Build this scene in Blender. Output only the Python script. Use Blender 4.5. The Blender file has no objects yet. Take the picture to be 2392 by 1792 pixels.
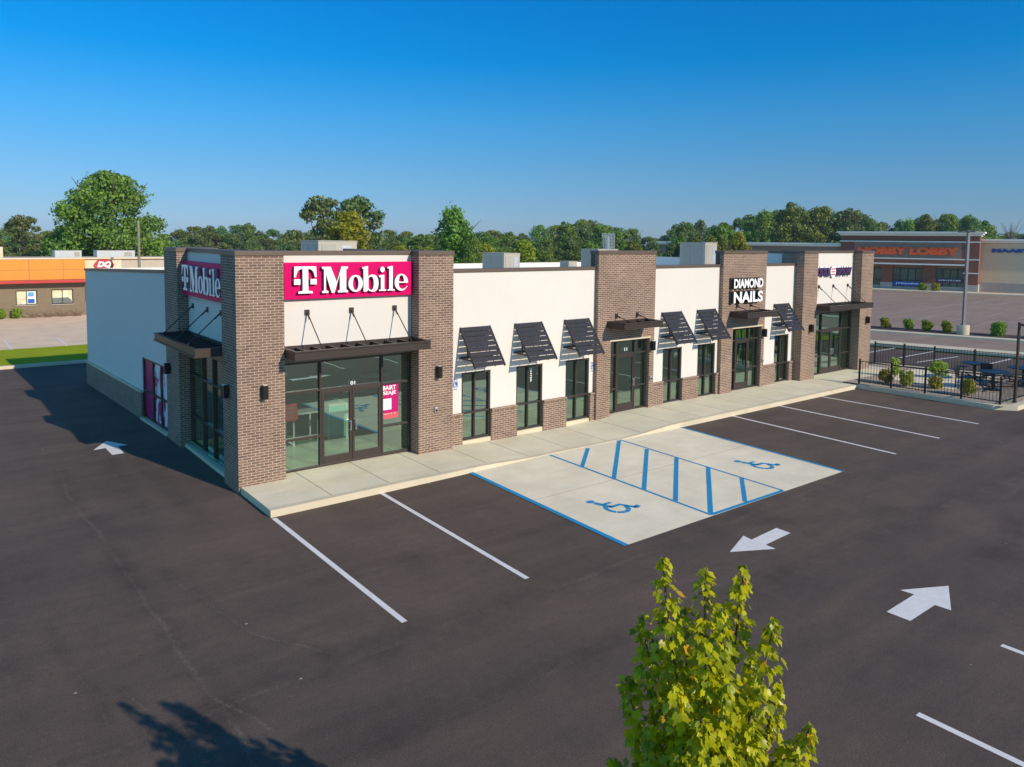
import bpy, bmesh, math, random
import numpy as np
from mathutils import Vector, Matrix
R = math.radians
C = bpy.context.scene.collection
scene = bpy.context.scene

# ------------------------------------------------------------------ camera
YAW, PITCH, ROLL = R(38.1373), R(4.3384), R(0.6293)
CAM = Vector((-5.6292, -17.2191, 5.8814))
F = Vector((math.sin(YAW)*math.cos(PITCH), math.cos(YAW)*math.cos(PITCH), -math.sin(PITCH)))
RT = Vector((math.cos(YAW), -math.sin(YAW), 0))
UP = RT.cross(F)
R2 = RT*math.cos(ROLL) + UP*math.sin(ROLL)
U2 = -RT*math.sin(ROLL) + UP*math.cos(ROLL)
cd = bpy.data.cameras.new('camera')
cam = bpy.data.objects.new('camera', cd); C.objects.link(cam)
m3 = Matrix((R2, U2, -F)).transposed()
cam.matrix_world = Matrix.Translation(CAM) @ m3.to_4x4()
cd.sensor_width = 36; cd.lens = 1775.2475/2392*36
cd.shift_y = -(896-695.4478)/2392
cd.clip_start = 0.1; cd.clip_end = 3000
scene.camera = cam
scene.render.resolution_x = 1024; scene.render.resolution_y = 767

# ------------------------------------------------------------------ sky, sun, exposure
SUN = Vector((0.25, -1.0, 0.54)).normalized()
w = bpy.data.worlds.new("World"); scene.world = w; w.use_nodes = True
nt = w.node_tree; nt.nodes.clear()
sky = nt.nodes.new('ShaderNodeTexSky'); sky.sky_type = 'NISHITA'; sky.sun_disc = False
sky.sun_elevation = math.asin(SUN.z); sky.sun_rotation = math.atan2(SUN.x, SUN.y)
sky.altitude = 0; sky.air_density = 1.0; sky.dust_density = 0.3; sky.ozone_density = 3.0
# the air's own colour by height above the horizon: pale and cool low down, deep blue higher up
tcw = nt.nodes.new('ShaderNodeTexCoord'); spw = nt.nodes.new('ShaderNodeSeparateXYZ'); nt.links.new(tcw.outputs['Generated'], spw.inputs[0])
rmp = nt.nodes.new('ShaderNodeValToRGB'); nt.links.new(spw.outputs[2], rmp.inputs[0])
SKYR = [(0.0, (.33, .48, .86)), (.041, (.272, .44, .735)), (.089, (.233, .463, .71)), (.15, (.145, .518, .79)), (.222, (.02, .518, .875)), (.29, (.012, .52, .936)), (0.6, (.12, .58, .96)), (1.0, (.16, .60, .96))]
while len(rmp.color_ramp.elements) < len(SKYR): rmp.color_ramp.elements.new(0.5)
for e, (p, c_) in zip(rmp.color_ramp.elements, SKYR): e.position = p; e.color = (*c_, 1)
mxw = nt.nodes.new('ShaderNodeMix'); mxw.data_type = 'RGBA'; mxw.blend_type = 'MULTIPLY'; mxw.inputs[0].default_value = 1
bg = nt.nodes.new('ShaderNodeBackground'); bg.inputs[1].default_value = 0.127
wo = nt.nodes.new('ShaderNodeOutputWorld')
nt.links.new(sky.outputs[0], mxw.inputs[6]); nt.links.new(rmp.outputs[0], mxw.inputs[7]); 
# sky brightened toward the unseen west, added as fill for the shaded side wall
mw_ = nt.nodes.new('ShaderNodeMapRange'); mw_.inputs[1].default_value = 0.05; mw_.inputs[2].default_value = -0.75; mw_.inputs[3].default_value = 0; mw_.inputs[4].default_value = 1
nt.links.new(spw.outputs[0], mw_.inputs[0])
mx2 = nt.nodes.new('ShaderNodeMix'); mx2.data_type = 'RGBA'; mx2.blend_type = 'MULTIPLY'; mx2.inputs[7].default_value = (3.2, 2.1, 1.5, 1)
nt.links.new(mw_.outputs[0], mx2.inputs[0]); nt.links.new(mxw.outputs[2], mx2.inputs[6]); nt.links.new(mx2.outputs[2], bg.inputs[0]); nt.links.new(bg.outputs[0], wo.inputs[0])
sd = bpy.data.lights.new('sun', 'SUN'); sd.energy = 3.75; sd.angle = R(0.5); sd.color = (1.0, 0.86, 0.68)
so = bpy.data.objects.new('sun', sd); C.objects.link(so)
so.rotation_euler = SUN.to_track_quat('Z', 'Y').to_euler(); so.location = (0, -30, 30)
scene.view_settings.view_transform = 'Standard'; scene.view_settings.look = 'None'
scene.view_settings.gamma = 1.0; scene.view_settings.use_curve_mapping = False
scene.view_settings.exposure = 0.25
scene.render.engine = 'CYCLES'
scene.cycles.max_bounces = 6; scene.cycles.transparent_max_bounces = 12

# ------------------------------------------------------------------ material helpers
class NT:
    def __init__(s, name):
        s.m = bpy.data.materials.new(name); s.m.use_nodes = True
        s.t = s.m.node_tree; s.t.nodes.clear()
        s.out = s.n('ShaderNodeOutputMaterial')
    def n(s, k, **kw):
        x = s.t.nodes.new(k)
        for a, b in kw.items(): setattr(x, a, b)
        return x
    def l(s, a, b): s.t.links.new(a, b)
    def math(s, op, a, b=None, c=None, clamp=False):
        x = s.n('ShaderNodeMath', operation=op); x.use_clamp = clamp
        for i, v in enumerate((a, b, c)):
            if v is None: continue
            if isinstance(v, (int, float)): x.inputs[i].default_value = v
            else: s.l(v, x.inputs[i])
        return x.outputs[0]
    def mix(s, f, a, b, mode='MIX'):
        x = s.n('ShaderNodeMix', data_type='RGBA', blend_type=mode)
        for i, v in ((0, f), (6, a), (7, b)):
            if isinstance(v, (int, float)): x.inputs[i].default_value = v
            elif isinstance(v, tuple): x.inputs[i].default_value = (*v, 1)
            else: s.l(v, x.inputs[i])
        return x.outputs[2]
    def coord(s, kind='Object', scale=(1, 1, 1), rot=(0, 0, 0)):
        tc = s.n('ShaderNodeTexCoord'); mp = s.n('ShaderNodeMapping')
        mp.inputs['Scale'].default_value = scale; mp.inputs['Rotation'].default_value = rot
        s.l(tc.outputs[kind], mp.inputs[0]); return mp.outputs[0]
    def noise(s, vec, sc, det=4, rough=0.6, lo=0.3, hi=0.7, a=0.0, b=1.0):
        x = s.n('ShaderNodeTexNoise'); x.inputs['Scale'].default_value = sc
        x.inputs['Detail'].default_value = det; x.inputs['Roughness'].default_value = rough
        s.l(vec, x.inputs['Vector'])
        r = s.n('ShaderNodeMapRange'); r.inputs[1].default_value = lo; r.inputs[2].default_value = hi
        r.inputs[3].default_value = a; r.inputs[4].default_value = b
        s.l(x.outputs[0], r.inputs[0]); return r.outputs[0]
    def bsdf(s, col, rough=0.8, metal=0.0, spec=0.5, bump=None, bstr=0.3, bdist=0.01):
        p = s.n('ShaderNodeBsdfPrincipled')
        if isinstance(col, tuple): p.inputs['Base Color'].default_value = (*col, 1)
        else: s.l(col, p.inputs['Base Color'])
        if isinstance(rough, (int, float)): p.inputs['Roughness'].default_value = rough
        else: s.l(rough, p.inputs['Roughness'])
        p.inputs['Metallic'].default_value = metal; p.inputs['Specular IOR Level'].default_value = spec
        if bump is not None:
            b = s.n('ShaderNodeBump'); b.inputs['Strength'].default_value = bstr; b.inputs['Distance'].default_value = bdist
            s.l(bump, b.inputs['Height']); s.l(b.outputs[0], p.inputs['Normal'])
        s.l(p.outputs[0], s.out.inputs[0]); return p

def plain(name, col, rough=0.6, metal=0.0, spec=0.5, var=0.08, sc=3.0):
    n = NT(name); v = n.coord('Object')
    f = n.noise(v, sc, 5, 0.65, 0.3, 0.7)
    c = n.mix(f, tuple(x*(1-var) for x in col), tuple(min(1, x*(1+var)) for x in col))
    n.bsdf(c, rough, metal, spec); return n.m

def brick_mat(name, b1, b2, mortar, uvkind='UV', bw=0.198, rh=0.0635, rot=0.0):
    n = NT(name); v = n.coord('UV', rot=(0, 0, rot))
    br = n.n('ShaderNodeTexBrick'); br.offset = 0.5; br.squash = 1.0
    br.inputs['Color1'].default_value = (*b1, 1); br.inputs['Color2'].default_value = (*b2, 1)
    br.inputs['Mortar'].default_value = (*mortar, 1); br.inputs['Scale'].default_value = 1
    br.inputs['Mortar Size'].default_value = 0.0072; br.inputs['Mortar Smooth'].default_value = 0.25
    br.inputs['Bias'].default_value = -0.15
    br.inputs['Brick Width'].default_value = bw; br.inputs['Row Height'].default_value = rh
    n.l(v, br.inputs['Vector'])
    f = n.noise(v, 1.3, 4, 0.6, 0.3, 0.7, 0.86, 1.12); f2 = n.noise(v, 28, 3, 0.6, 0.3, 0.7, 0.85, 1.15)
    mul = n.math('MULTIPLY', f, f2)
    cc = n.n('ShaderNodeCombineColor')
    for i in range(3): n.l(mul, cc.inputs[i])
    c = n.mix(1.0, br.outputs[0], cc.outputs[0], 'MULTIPLY')
    h = n.math('SUBTRACT', 1.0, br.outputs[1])
    n.bsdf(c, 0.9, 0, 0.25, h, 0.6, 0.006); return n.m

M = {}
M['brick'] = brick_mat('brown_brick', (0.222, 0.152, 0.106), (0.130, 0.090, 0.070), (0.58, 0.42, 0.33))
M['brick_cap'] = brick_mat('brown_brick_rowlock', (0.22, 0.14, 0.10), (0.14, 0.09, 0.07), (0.56, 0.41, 0.31), bw=0.095, rh=0.068)
def stucco(name, col, bstr=0.25):
    n = NT(name); v = n.coord('UV')
    f = n.noise(v, 0.55, 5, 0.6, 0.3, 0.7); g = n.noise(v, 120, 2, 0.5)
    st = n.noise(n.coord('UV', (2.2, 0.12, 1)), 2.0, 4, 0.7, 0.5, 0.8, 0, 0.35)
    c = n.mix(f, tuple(x*0.955 for x in col), col)
    c = n.mix(st, c, tuple(x*y for x, y in zip(col, (0.92, 0.90, 0.86))))
    n.bsdf(c, 0.92, 0, 0.2, g, bstr, 0.004); return n.m
M['stucco'] = stucco('cream_stucco', (0.74, 0.69, 0.63))
M['bronze'] = plain('dark_bronze_metal', (0.062, 0.045, 0.038), 0.42, 0.35, 0.5)
M['coping'] = plain('brown_metal_coping', (0.13, 0.092, 0.068), 0.5, 0.2, 0.5)
M['header'] = plain('grey_brown_header_panel', (0.20, 0.175, 0.15), 0.5, 0.2)
M['shade'] = plain('navy_charcoal_louvre_metal', (0.030, 0.029, 0.034), 0.5, 0.3)
M['black'] = plain('black_metal', (0.018, 0.017, 0.018), 0.4, 0.4)
M['fence'] = plain('black_painted_steel', (0.014, 0.013, 0.014), 0.45, 0.2)
M['steel'] = plain('brushed_steel', (0.62, 0.62, 0.60), 0.25, 0.9)
M['white_paint'] = plain('white_gloss_panel', (0.85, 0.85, 0.85), 0.4)
M['magenta'] = plain('magenta_sign_face', (0.66, 0.0, 0.125), 0.5, 0, 0.12, 0.02)
M['magenta_dark'] = plain('magenta_window_film', (0.50, 0.0, 0.14), 0.5, 0, 0.4, 0.05)
M['purple'] = plain('purple_letter_acrylic', (0.055, 0.022, 0.085), 0.4)
M['letter_side'] = plain('grey_letter_return', (0.30, 0.28, 0.29), 0.5)
M['white_letter'] = plain('white_letter_acrylic', (0.93, 0.93, 0.93), 0.35, 0, 0.4, 0.02)
M['black_letter'] = plain('black_letter_return', (0.03, 0.03, 0.032), 0.5)
M['orange'] = plain('orange_letter', (1.0, 0.11, 0.01), 0.5)
M['blue_letter'] = plain('blue_letter', (0.015, 0.06, 0.36), 0.5)
M['roof'] = plain('white_roof_membrane', (0.72, 0.72, 0.70), 0.7, var=0.12, sc=0.8)
M['unit'] = plain('beige_unit_metal', (0.42, 0.38, 0.30), 0.5, 0.1, var=0.06, sc=2)
M['unit_grey'] = plain('grey_unit_grille', (0.38, 0.35, 0.29), 0.6, 0.2)
M['galv'] = plain('galvanised_metal', (0.55, 0.56, 0.56), 0.4, 0.5)
M['teal'] = plain('teal_counter_laminate', (0.22, 0.72, 0.64), 0.4)
M['int_wall'] = plain('pale_green_interior_wall', (0.50, 0.58, 0.50), 0.9, var=0.04)
M['int_ceil'] = plain('interior_ceiling', (0.55, 0.57, 0.55), 0.9)
M['int_dark'] = plain('interior_dark_partition', (0.16, 0.18, 0.17), 0.9)
M['int_floor'] = plain('interior_floor', (0.24, 0.42, 0.27), 0.25, var=0.25, sc=1.2)
M['ada_blue'] = plain('blue_sign_print', (0.01, 0.09, 0.42), 0.5)
M['sign_white'] = plain('pale_sign_plate', (0.72, 0.78, 0.76), 0.5)
M['pole_grey'] = plain('violet_grey_pole_paint', (.20, .18, .19), .5, .1)
M['mulch'] = plain('bark_mulch', (0.055, 0.035, 0.026), 0.95, var=0.45, sc=14)
M['asphalt_roof'] = plain('tan_plaster', (0.52, 0.44, 0.33), 0.9)

def asphalt(name, col, brown, scuff=True):
    n = NT(name); v = n.coord('Object')
    big = n.noise(v, 0.14, 6, 0.62, 0.35, 0.68); mid = n.noise(v, 0.9, 7, 0.7, 0.35, 0.7)
    fine = n.math('MULTIPLY', n.noise(v, 42, 4, 0.75, 0.28, 0.72, 0.58, 1.50), n.noise(v, 7, 3, 0.6, 0.3, 0.7, 0.93, 1.07))
    v2 = n.coord('Object', (0.35, 1.6, 1), (0, 0, R(28))); drag = n.noise(v2, 0.7, 6, 0.65, 0.42, 0.75)
    c = n.mix(big, col, brown)
    c = n.mix(n.math('MULTIPLY', mid, 0.42), c, tuple(x*0.66 for x in col))
    v3 = n.coord('Object', (1.8, 0.22, 1), (0, 0, R(4))); c = n.mix(n.math('MULTIPLY', n.noise(v3, 0.55, 5, 0.6, 0.45, 0.75), 0.35), c, tuple(x*0.72 for x in col))
    v4 = n.coord('Object', (0.16, 1.5, 1), (0, 0, R(-6))); c = n.mix(n.math('MULTIPLY', n.noise(v4, 0.8, 5, 0.65, 0.5, 0.75), 0.30), c, tuple(x*1.35 for x in brown))
    c = n.mix(n.math('MULTIPLY', drag, 0.30), c, tuple(x*1.5 for x in brown))
    if scuff:
        sep = n.n('ShaderNodeSeparateXYZ'); n.l(n.coord('Object'), sep.inputs[0]); X, Y = sep.outputs[0], sep.outputs[1]
        wob = n.noise(v, 0.35, 3, 0.5, 0.2, 0.8, -0.16, 0.16); brk = n.noise(v, 22, 5, 0.8, 0.42, 0.68)
        brk2 = n.noise(v, 0.8, 3, 0.6, 0.35, 0.6)
        for (x0, y0, x1, y1, wd, st) in [(-3.1, 4.5, -2.82, -9.2, .05, .42), (-4.6, -7.9, 13, -7.75, .07, .30), (-2.42, -3.0, -2.0, -6.3, .03, .32),
                                         (-2.0, -6.3, -1.2, -7.6, .03, .35), (-1.3, 6, -1.1, -1.5, .05, .18), (-3.4, -9.6, 30, -10.6, .06, .16),
                                         (10, -12, 26, -9.2, .08, .16), (-5.2, 12, -4.9, -6, .05, .10), (-1.9, 10, -1.95, -.5, .05, .12), (-4.3, -4, -4.0, -7.4, .025, .22), (-3.75, -6.6, -3.3, -8.2, .02, .3), (-2.85, -7.6, -2.5, -8.7, .035, .42), (-.6, -5.2, 5.8, -5.9, .05, .12), (13, -8.4, 30, -8.9, .06, .14), (8, -8.1, 14, -10.8, .05, .10)]:
            L = math.hypot(x1-x0, y1-y0); tx, ty = (x1-x0)/L, (y1-y0)/L
            d = n.math('ADD', n.math('MULTIPLY', X, -ty), n.math('MULTIPLY', Y, tx))
            d = n.math('ABSOLUTE', n.math('ADD', n.math('SUBTRACT', d, -ty*x0 + tx*y0), wob))
            s_ = n.math('ADD', n.math('MULTIPLY', X, tx), n.math('MULTIPLY', Y, ty)); s_ = n.math('SUBTRACT', s_, tx*x0 + ty*y0)
            inside = n.math('MULTIPLY', n.math('GREATER_THAN', s_, 0.0), n.math('LESS_THAN', s_, L))
            k = n.math('SUBTRACT', 1.0, n.math('DIVIDE', d, wd*1.1), clamp=True)
            k = n.math('MULTIPLY', n.math('MULTIPLY', k, inside), n.math('MULTIPLY', brk, n.math('MULTIPLY', brk2, st*1.7)), clamp=True)
            c = n.mix(k, c, (0.30, 0.24, 0.18))
            k2 = n.math('MULTIPLY', n.math('SUBTRACT', 1.0, n.math('DIVIDE', d, wd*7), clamp=True), n.math('MULTIPLY', inside, n.math('MULTIPLY', mid, 0.65))); c = n.mix(k2, c, tuple(x*0.50 for x in col))
        vo = n.n('ShaderNodeTexVoronoi'); vo.inputs['Scale'].default_value = 1.1; vo.inputs['Randomness'].default_value = 1; n.l(n.coord('Object'), vo.inputs['Vector'])
        sp = n.math('LESS_THAN', vo.outputs[0], 0.022); c = n.mix(n.math('MULTIPLY', sp, 0.7), c, (0.5, 0.45, 0.38))
    cc = n.n('ShaderNodeCombineColor')
    for i in range(3): n.l(fine, cc.inputs[i])
    c = n.mix(1.0, c, cc.outputs[0], 'MULTIPLY')
    n.bsdf(c, 0.88, 0, 0.3, fine, 0.35, 0.006); return n.m
M['asphalt'] = asphalt('new_dark_asphalt', (0.080, 0.060, 0.049), (0.126, 0.089, 0.066))
M['asphalt_old'] = asphalt('old_brown_asphalt', (0.27, 0.19, 0.145), (0.31, 0.22, 0.165), False)
def concrete(name, col, joints=0.0, stain=0.5):
    n = NT(name); v = n.coord('Object')
    big = n.noise(v, 0.8, 6, 0.65, 0.35, 0.7); fine = n.noise(v, 45, 3, 0.7, 0.25, 0.75, 0.90, 1.08)
    v2 = n.coord('Object', (0.3, 1.5, 1), (0, 0, R(35))); dr = n.noise(v2, 1.2, 6, 0.7, 0.5, 0.75)
    c = n.mix(big, tuple(x*0.86 for x in col), tuple(min(1, x*1.05) for x in col))
    c = n.mix(n.math('MULTIPLY', dr, stain), c, tuple(x*y for x, y in zip(col, (0.80, 0.74, 0.64))))
    if joints:
        sep = n.n('ShaderNodeSeparateXYZ'); n.l(n.coord('Object'), sep.inputs[0])
        a = n.math('PINGPONG', n.math('ADD', sep.outputs[0], joints*0.97), joints/2)
        k = n.math('LESS_THAN', a, 0.012)
        k2 = n.math('LESS_THAN', n.math('ABSOLUTE', n.math('SUBTRACT', sep.outputs[1], -1.70)), 0.008)
        c = n.mix(n.math('MULTIPLY', n.math('MAXIMUM', k, n.math('MULTIPLY', k2, 0.6)), 0.75), c, (0.16, 0.13, 0.10))
    cc = n.n('ShaderNodeCombineColor')
    for i in range(3): n.l(fine, cc.inputs[i])
    c = n.mix(1.0, c, cc.outputs[0], 'MULTIPLY')
    n.bsdf(c, 0.88, 0, 0.3, fine, 0.2, 0.004); return n.m
M['walk'] = concrete('sidewalk_concrete', (0.77, 0.69, 0.50), 1.45)
M['curb'] = concrete('curb_concrete', (0.68, 0.59, 0.42), 0, 0.3)
M['pad'] = concrete('pad_concrete', (0.86, 0.76, 0.56), 0, 0.45)
M['tanlot'] = concrete('tan_lot_concrete', (0.80, 0.61, 0.42), 0, 0.5)
def paint(name, col, wear):
    n = NT(name); v = n.coord('Object')
    f = n.noise(v, 30, 5, 0.75, wear, wear+0.07); g = n.noise(v, 5, 4, 0.6, 0.3, 0.7)
    c = n.mix(g, tuple(x*0.88 for x in col), col); c = n.mix(n.math('MULTIPLY', f, 0.6), c, (0.22, 0.18, 0.16))
    n.bsdf(c, 0.75, 0, 0.3); return n.m
M['line'] = paint('white_road_paint', (0.80, 0.76, 0.72), 0.60)
M['line_old'] = paint('faded_road_paint', (0.46, 0.38, 0.32), 0.5)
M['blue'] = paint('blue_road_paint', (0.012, 0.28, 0.54), 0.60)
def grass(name, a, b):
    n = NT(name); v = n.coord('Object')
    f = n.noise(v, 1.1, 6, 0.7, 0.3, 0.7); g = n.noise(v, 30, 4, 0.8, 0.3, 0.7, 0.55, 1.35)
    c = n.mix(f, a, b); cc = n.n('ShaderNodeCombineColor')
    for i in range(3): n.l(g, cc.inputs[i])
    c = n.mix(1.0, c, cc.outputs[0], 'MULTIPLY'); n.bsdf(c, 0.95, 0, 0.1, g, 0.8, 0.05); return n.m
M['lawn'] = grass('mown_lawn', (0.33, 0.42, 0.010), (0.42, 0.50, 0.018))
M['field'] = grass('rough_field', (0.07, 0.095, 0.02), (0.12, 0.13, 0.035))
def gravel():
    n = NT('pale_gravel'); v = n.coord('Object'); vo = n.n('ShaderNodeTexVoronoi'); vo.inputs['Scale'].default_value = 22; n.l(v, vo.inputs[0])
    c = n.mix(n.math('MULTIPLY', vo.outputs[0], 1.6, clamp=True), (0.80, 0.70, 0.58), (0.30, 0.23, 0.17)); n.bsdf(c, 0.9, 0, 0.2, vo.outputs[0], 0.6, 0.02); return n.m
M['gravel'] = gravel()
def glass(name, tint, refl=1.0):
    n = NT(name)
    tr = n.n('ShaderNodeBsdfTransparent'); tr.inputs[0].default_value = (*tint, 1)
    gl = n.n('ShaderNodeBsdfGlossy'); gl.inputs['Roughness'].default_value = 0.004; gl.inputs[0].default_value = (0.70, 0.95, 0.80, 1)
    fr = n.n('ShaderNodeFresnel'); fr.inputs[0].default_value = 1.5
    v = n.coord('Object'); b = n.n('ShaderNodeBump'); b.inputs['Strength'].default_value = 0.05; b.inputs['Distance'].default_value = 0.02
    n.l(n.noise(v, 0.9, 2, 0.4), b.inputs['Height']); n.l(b.outputs[0], gl.inputs['Normal'])
    f = n.math('ADD', n.math('MULTIPLY', fr.outputs[0], 1.7), 0.34*refl, clamp=True)
    mx = n.n('ShaderNodeMixShader'); n.l(f, mx.inputs[0]); n.l(tr.outputs[0], mx.inputs[1]); n.l(gl.outputs[0], mx.inputs[2])
    n.l(mx.outputs[0], n.out.inputs[0]); return n.m
M['glass'] = glass('green_tinted_glass', (0.74, 0.90, 0.80))
def foliage(name, dark, light, yellow=None, trans=0.35, rough=0.5):
    n = NT(name)
    at = n.n('ShaderNodeAttribute', attribute_name='tone'); oi = n.n('ShaderNodeObjectInfo')
    c = n.mix(at.outputs['Fac'], dark, light)
    if yellow:
        k = n.math('MULTIPLY', n.math('GREATER_THAN', at.outputs['Fac'], 0.93), 0.85); c = n.mix(k, c, yellow)
    h = n.n('ShaderNodeHueSaturation'); n.l(c, h.inputs['Color'])
    n.l(n.math('ADD', 0.455, n.math('MULTIPLY', oi.outputs['Random'], 0.085)), h.inputs['Hue'])
    n.l(n.math('ADD', 0.78, n.math('MULTIPLY', oi.outputs['Random'], 0.5)), h.inputs['Value'])
    p = n.n('ShaderNodeBsdfPrincipled'); n.l(h.outputs[0], p.inputs['Base Color']); p.inputs['Roughness'].default_value = rough
    p.inputs['Specular IOR Level'].default_value = 0.35
    t = n.n('ShaderNodeBsdfTranslucent'); n.l(h.outputs[0], t.inputs[0])
    mx = n.n('ShaderNodeMixShader'); mx.inputs[0].default_value = trans
    n.l(p.outputs[0], mx.inputs[1]); n.l(t.outputs[0], mx.inputs[2]); n.l(mx.outputs[0], n.out.inputs[0]); return n.m
M['leaf_tree'] = foliage('broadleaf_crown', (0.060, 0.120, 0.020), (0.30, 0.41, 0.055))
M['leaf_tree_blue'] = foliage('grey_green_crown', (0.07, 0.13, 0.040), (0.25, 0.34, 0.090))
M['leaf_bright'] = foliage('yellow_green_crown', (0.15, 0.21, 0.012), (0.46, 0.52, 0.03))
M['leaf_bush'] = foliage('clipped_shrub_leaves', (0.09, 0.15, 0.010), (0.40, 0.48, 0.03))
M['leaf_yel'] = foliage('lime_shrub_leaves', (0.16, 0.22, 0.015), (0.55, 0.56, 0.07))
M['leaf_maple'] = foliage('maple_leaf', (0.20, 0.30, 0.005), (0.74, 0.78, 0.008), (0.85, 0.55, 0.02), 0.5, 0.36)
M['dry'] = plain('dry_stems', (0.22, 0.15, 0.09), 0.9)
M['bark'] = plain('grey_brown_bark', (0.13, 0.095, 0.07), 0.9, var=0.3, sc=8)
M['bare'] = plain('pale_bare_twigs', (0.20, 0.16, 0.14), 0.9)

# ------------------------------------------------------------------ mesh builder
class MB:
    def __init__(s): s.v = []; s.f = []; s.mi = []
    def quad(s, pts, mi=0):
        k = len(s.v); s.v += [tuple(p) for p in pts]; s.f.append(tuple(range(k, k+len(pts)))); s.mi.append(mi); return s
    def box(s, x0, x1, y0, y1, z0, z1, mi=0, skip='', tf=None):
        x0, x1 = sorted((x0, x1)); y0, y1 = sorted((y0, y1)); z0, z1 = sorted((z0, z1))
        c = [(x0,y0,z0),(x1,y0,z0),(x1,y1,z0),(x0,y1,z0),(x0,y0,z1),(x1,y0,z1),(x1,y1,z1),(x0,y1,z1)]
        if tf: c = [tf(p) for p in c]
        k = len(s.v); s.v += c
        for nm, q in (('b',(0,3,2,1)),('t',(4,5,6,7)),('f',(0,1,5,4)),('r',(1,2,6,5)),('k',(2,3,7,6)),('l',(3,0,4,7))):
            if nm in skip: continue
            s.f.append(tuple(k+i for i in q)); s.mi.append(mi)
        return s
    def cyl(s, p0, p1, r0, r1=None, n=10, mi=0, caps=True):
        p0, p1 = Vector(p0), Vector(p1); r1 = r0 if r1 is None else r1
        d = (p1-p0).normalized(); a = d.orthogonal().normalized(); b = d.cross(a); k = len(s.v)
        for p, r in ((p0, r0), (p1, r1)):
            for i in range(n):
                t = 2*math.pi*i/n; s.v.append(tuple(p + a*(r*math.cos(t)) + b*(r*math.sin(t))))
        for i in range(n):
            j = (i+1) % n; s.f.append((k+i, k+j, k+n+j, k+n+i)); s.mi.append(mi)
        if caps:
            s.f.append(tuple(k+n-1-i for i in range(n))); s.mi.append(mi)
            s.f.append(tuple(k+n+i for i in range(n))); s.mi.append(mi)
        return s
    def tube(s, pts, rs, n=8, mi=0):
        for i in range(len(pts)-1): s.cyl(pts[i], pts[i+1], rs[i], rs[i+1], n, mi, True)
        return s
    def wall(s, axis, c, a0, a1, z0, z1, holes=(), depth=0.12, mi=0, flip=False, rmi=None):
        """sheet with rectangular openings on plane axis=c; reveals go 'depth' inward (+)"""
        A = sorted({a0, a1, *[h[i] for h in holes for i in (0, 1)]}); Z = sorted({z0, z1, *[h[i] for h in holes for i in (2, 3)]})
        A = [a for a in A if a0 <= a <= a1]; Z = [z for z in Z if z0 <= z <= z1]
        P = (lambda a, z, d=0: (a, c+d, z)) if axis == 'y' else (lambda a, z, d=0: (c+d, a, z))
        for i in range(len(A)-1):
            for j in range(len(Z)-1):
                am, zm = (A[i]+A[i+1])/2, (Z[j]+Z[j+1])/2
                if any(h[0] < am < h[1] and h[2] < zm < h[3] for h in holes): continue
                s.quad([P(A[i], Z[j]), P(A[i+1], Z[j]), P(A[i+1], Z[j+1]), P(A[i], Z[j+1])], mi)
        r = mi if rmi is None else rmi
        for h in holes:
            b0, b1, y0, y1 = max(h[0], a0), min(h[1], a1), max(h[2], z0), min(h[3], z1)
            if b0 == h[0]: s.quad([P(b0, y0), P(b0, y0, depth), P(b0, y1, depth), P(b0, y1)], r)
            if b1 == h[1]: s.quad([P(b1, y0), P(b1, y0, depth), P(b1, y1, depth), P(b1, y1)], r)
            if y1 == h[3] and y1 < z1: s.quad([P(b0, y1), P(b0, y1, depth), P(b1, y1, depth), P(b1, y1)], r)
            if y0 == h[2] and y0 > z0: s.quad([P(b0, y0), P(b0, y0, depth), P(b1, y0, depth), P(b1, y0)], r)
        return s
    def mesh(s, name, mats, smooth=False):
        me = bpy.data.meshes.new(name); me.from_pydata(s.v, [], s.f)
        for m in mats: me.materials.append(M[m] if isinstance(m, str) else m)
        me.polygons.foreach_set('material_index', s.mi)
        uv = me.uv_layers.new(name='uv'); co = s.v
        dat = []
        for p in me.polygons:
            nx, ny, nz = (abs(a) for a in p.normal)
            for vi in p.vertices:
                x, y, z = co[vi]
                if nz > nx and nz > ny: dat += [x, y]
                elif ny >= nx: dat += [x, z]
                else: dat += [y, z]
        uv.data.foreach_set('uv', dat)
        if smooth: me.polygons.foreach_set('use_smooth', [True]*len(me.polygons))
        return me
    def build(s, name, mats, parent=None, loc=None, rot=None, bevel=0, smooth=False):
        if not isinstance(mats, (list, tuple)): mats = [mats]
        o = bpy.data.objects.new(name, s.mesh(name, mats, smooth)); C.objects.link(o)
        if parent: o.parent = parent
        if loc: o.location = loc
        if rot: o.rotation_euler = rot
        if bevel:
            b = o.modifiers.new('bevel', 'BEVEL'); b.width = bevel; b.segments = 2; b.limit_method = 'ANGLE'
        return o
def tag(o, label=None, cat=None, group=None, kind=None):
    for k, v in (('label', label), ('category', cat), ('group', group), ('kind', kind)):
        if v: o[k] = v
    return o
def empty(name, loc=(0, 0, 0), rz=0, label=None, cat=None, group=None):
    o = bpy.data.objects.new(name, None); C.objects.link(o); o.location = loc; o.rotation_euler = (0, 0, rz); o.empty_display_size = 0.2
    return tag(o, label, cat, group)
def struct(o): o['kind'] = 'structure'; return o
def copy_tree(o, parent=None):
    c = o.copy(); C.objects.link(c); c.parent = parent
    for ch in list(o.children): copy_tree(ch, c)
    return c
def poly_sheet(name, pts, z, mat, loc=(0, 0, 0)):
    b = MB(); b.quad([(x, y, z) for x, y in pts]); o = b.build(name, mat); return o
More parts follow.
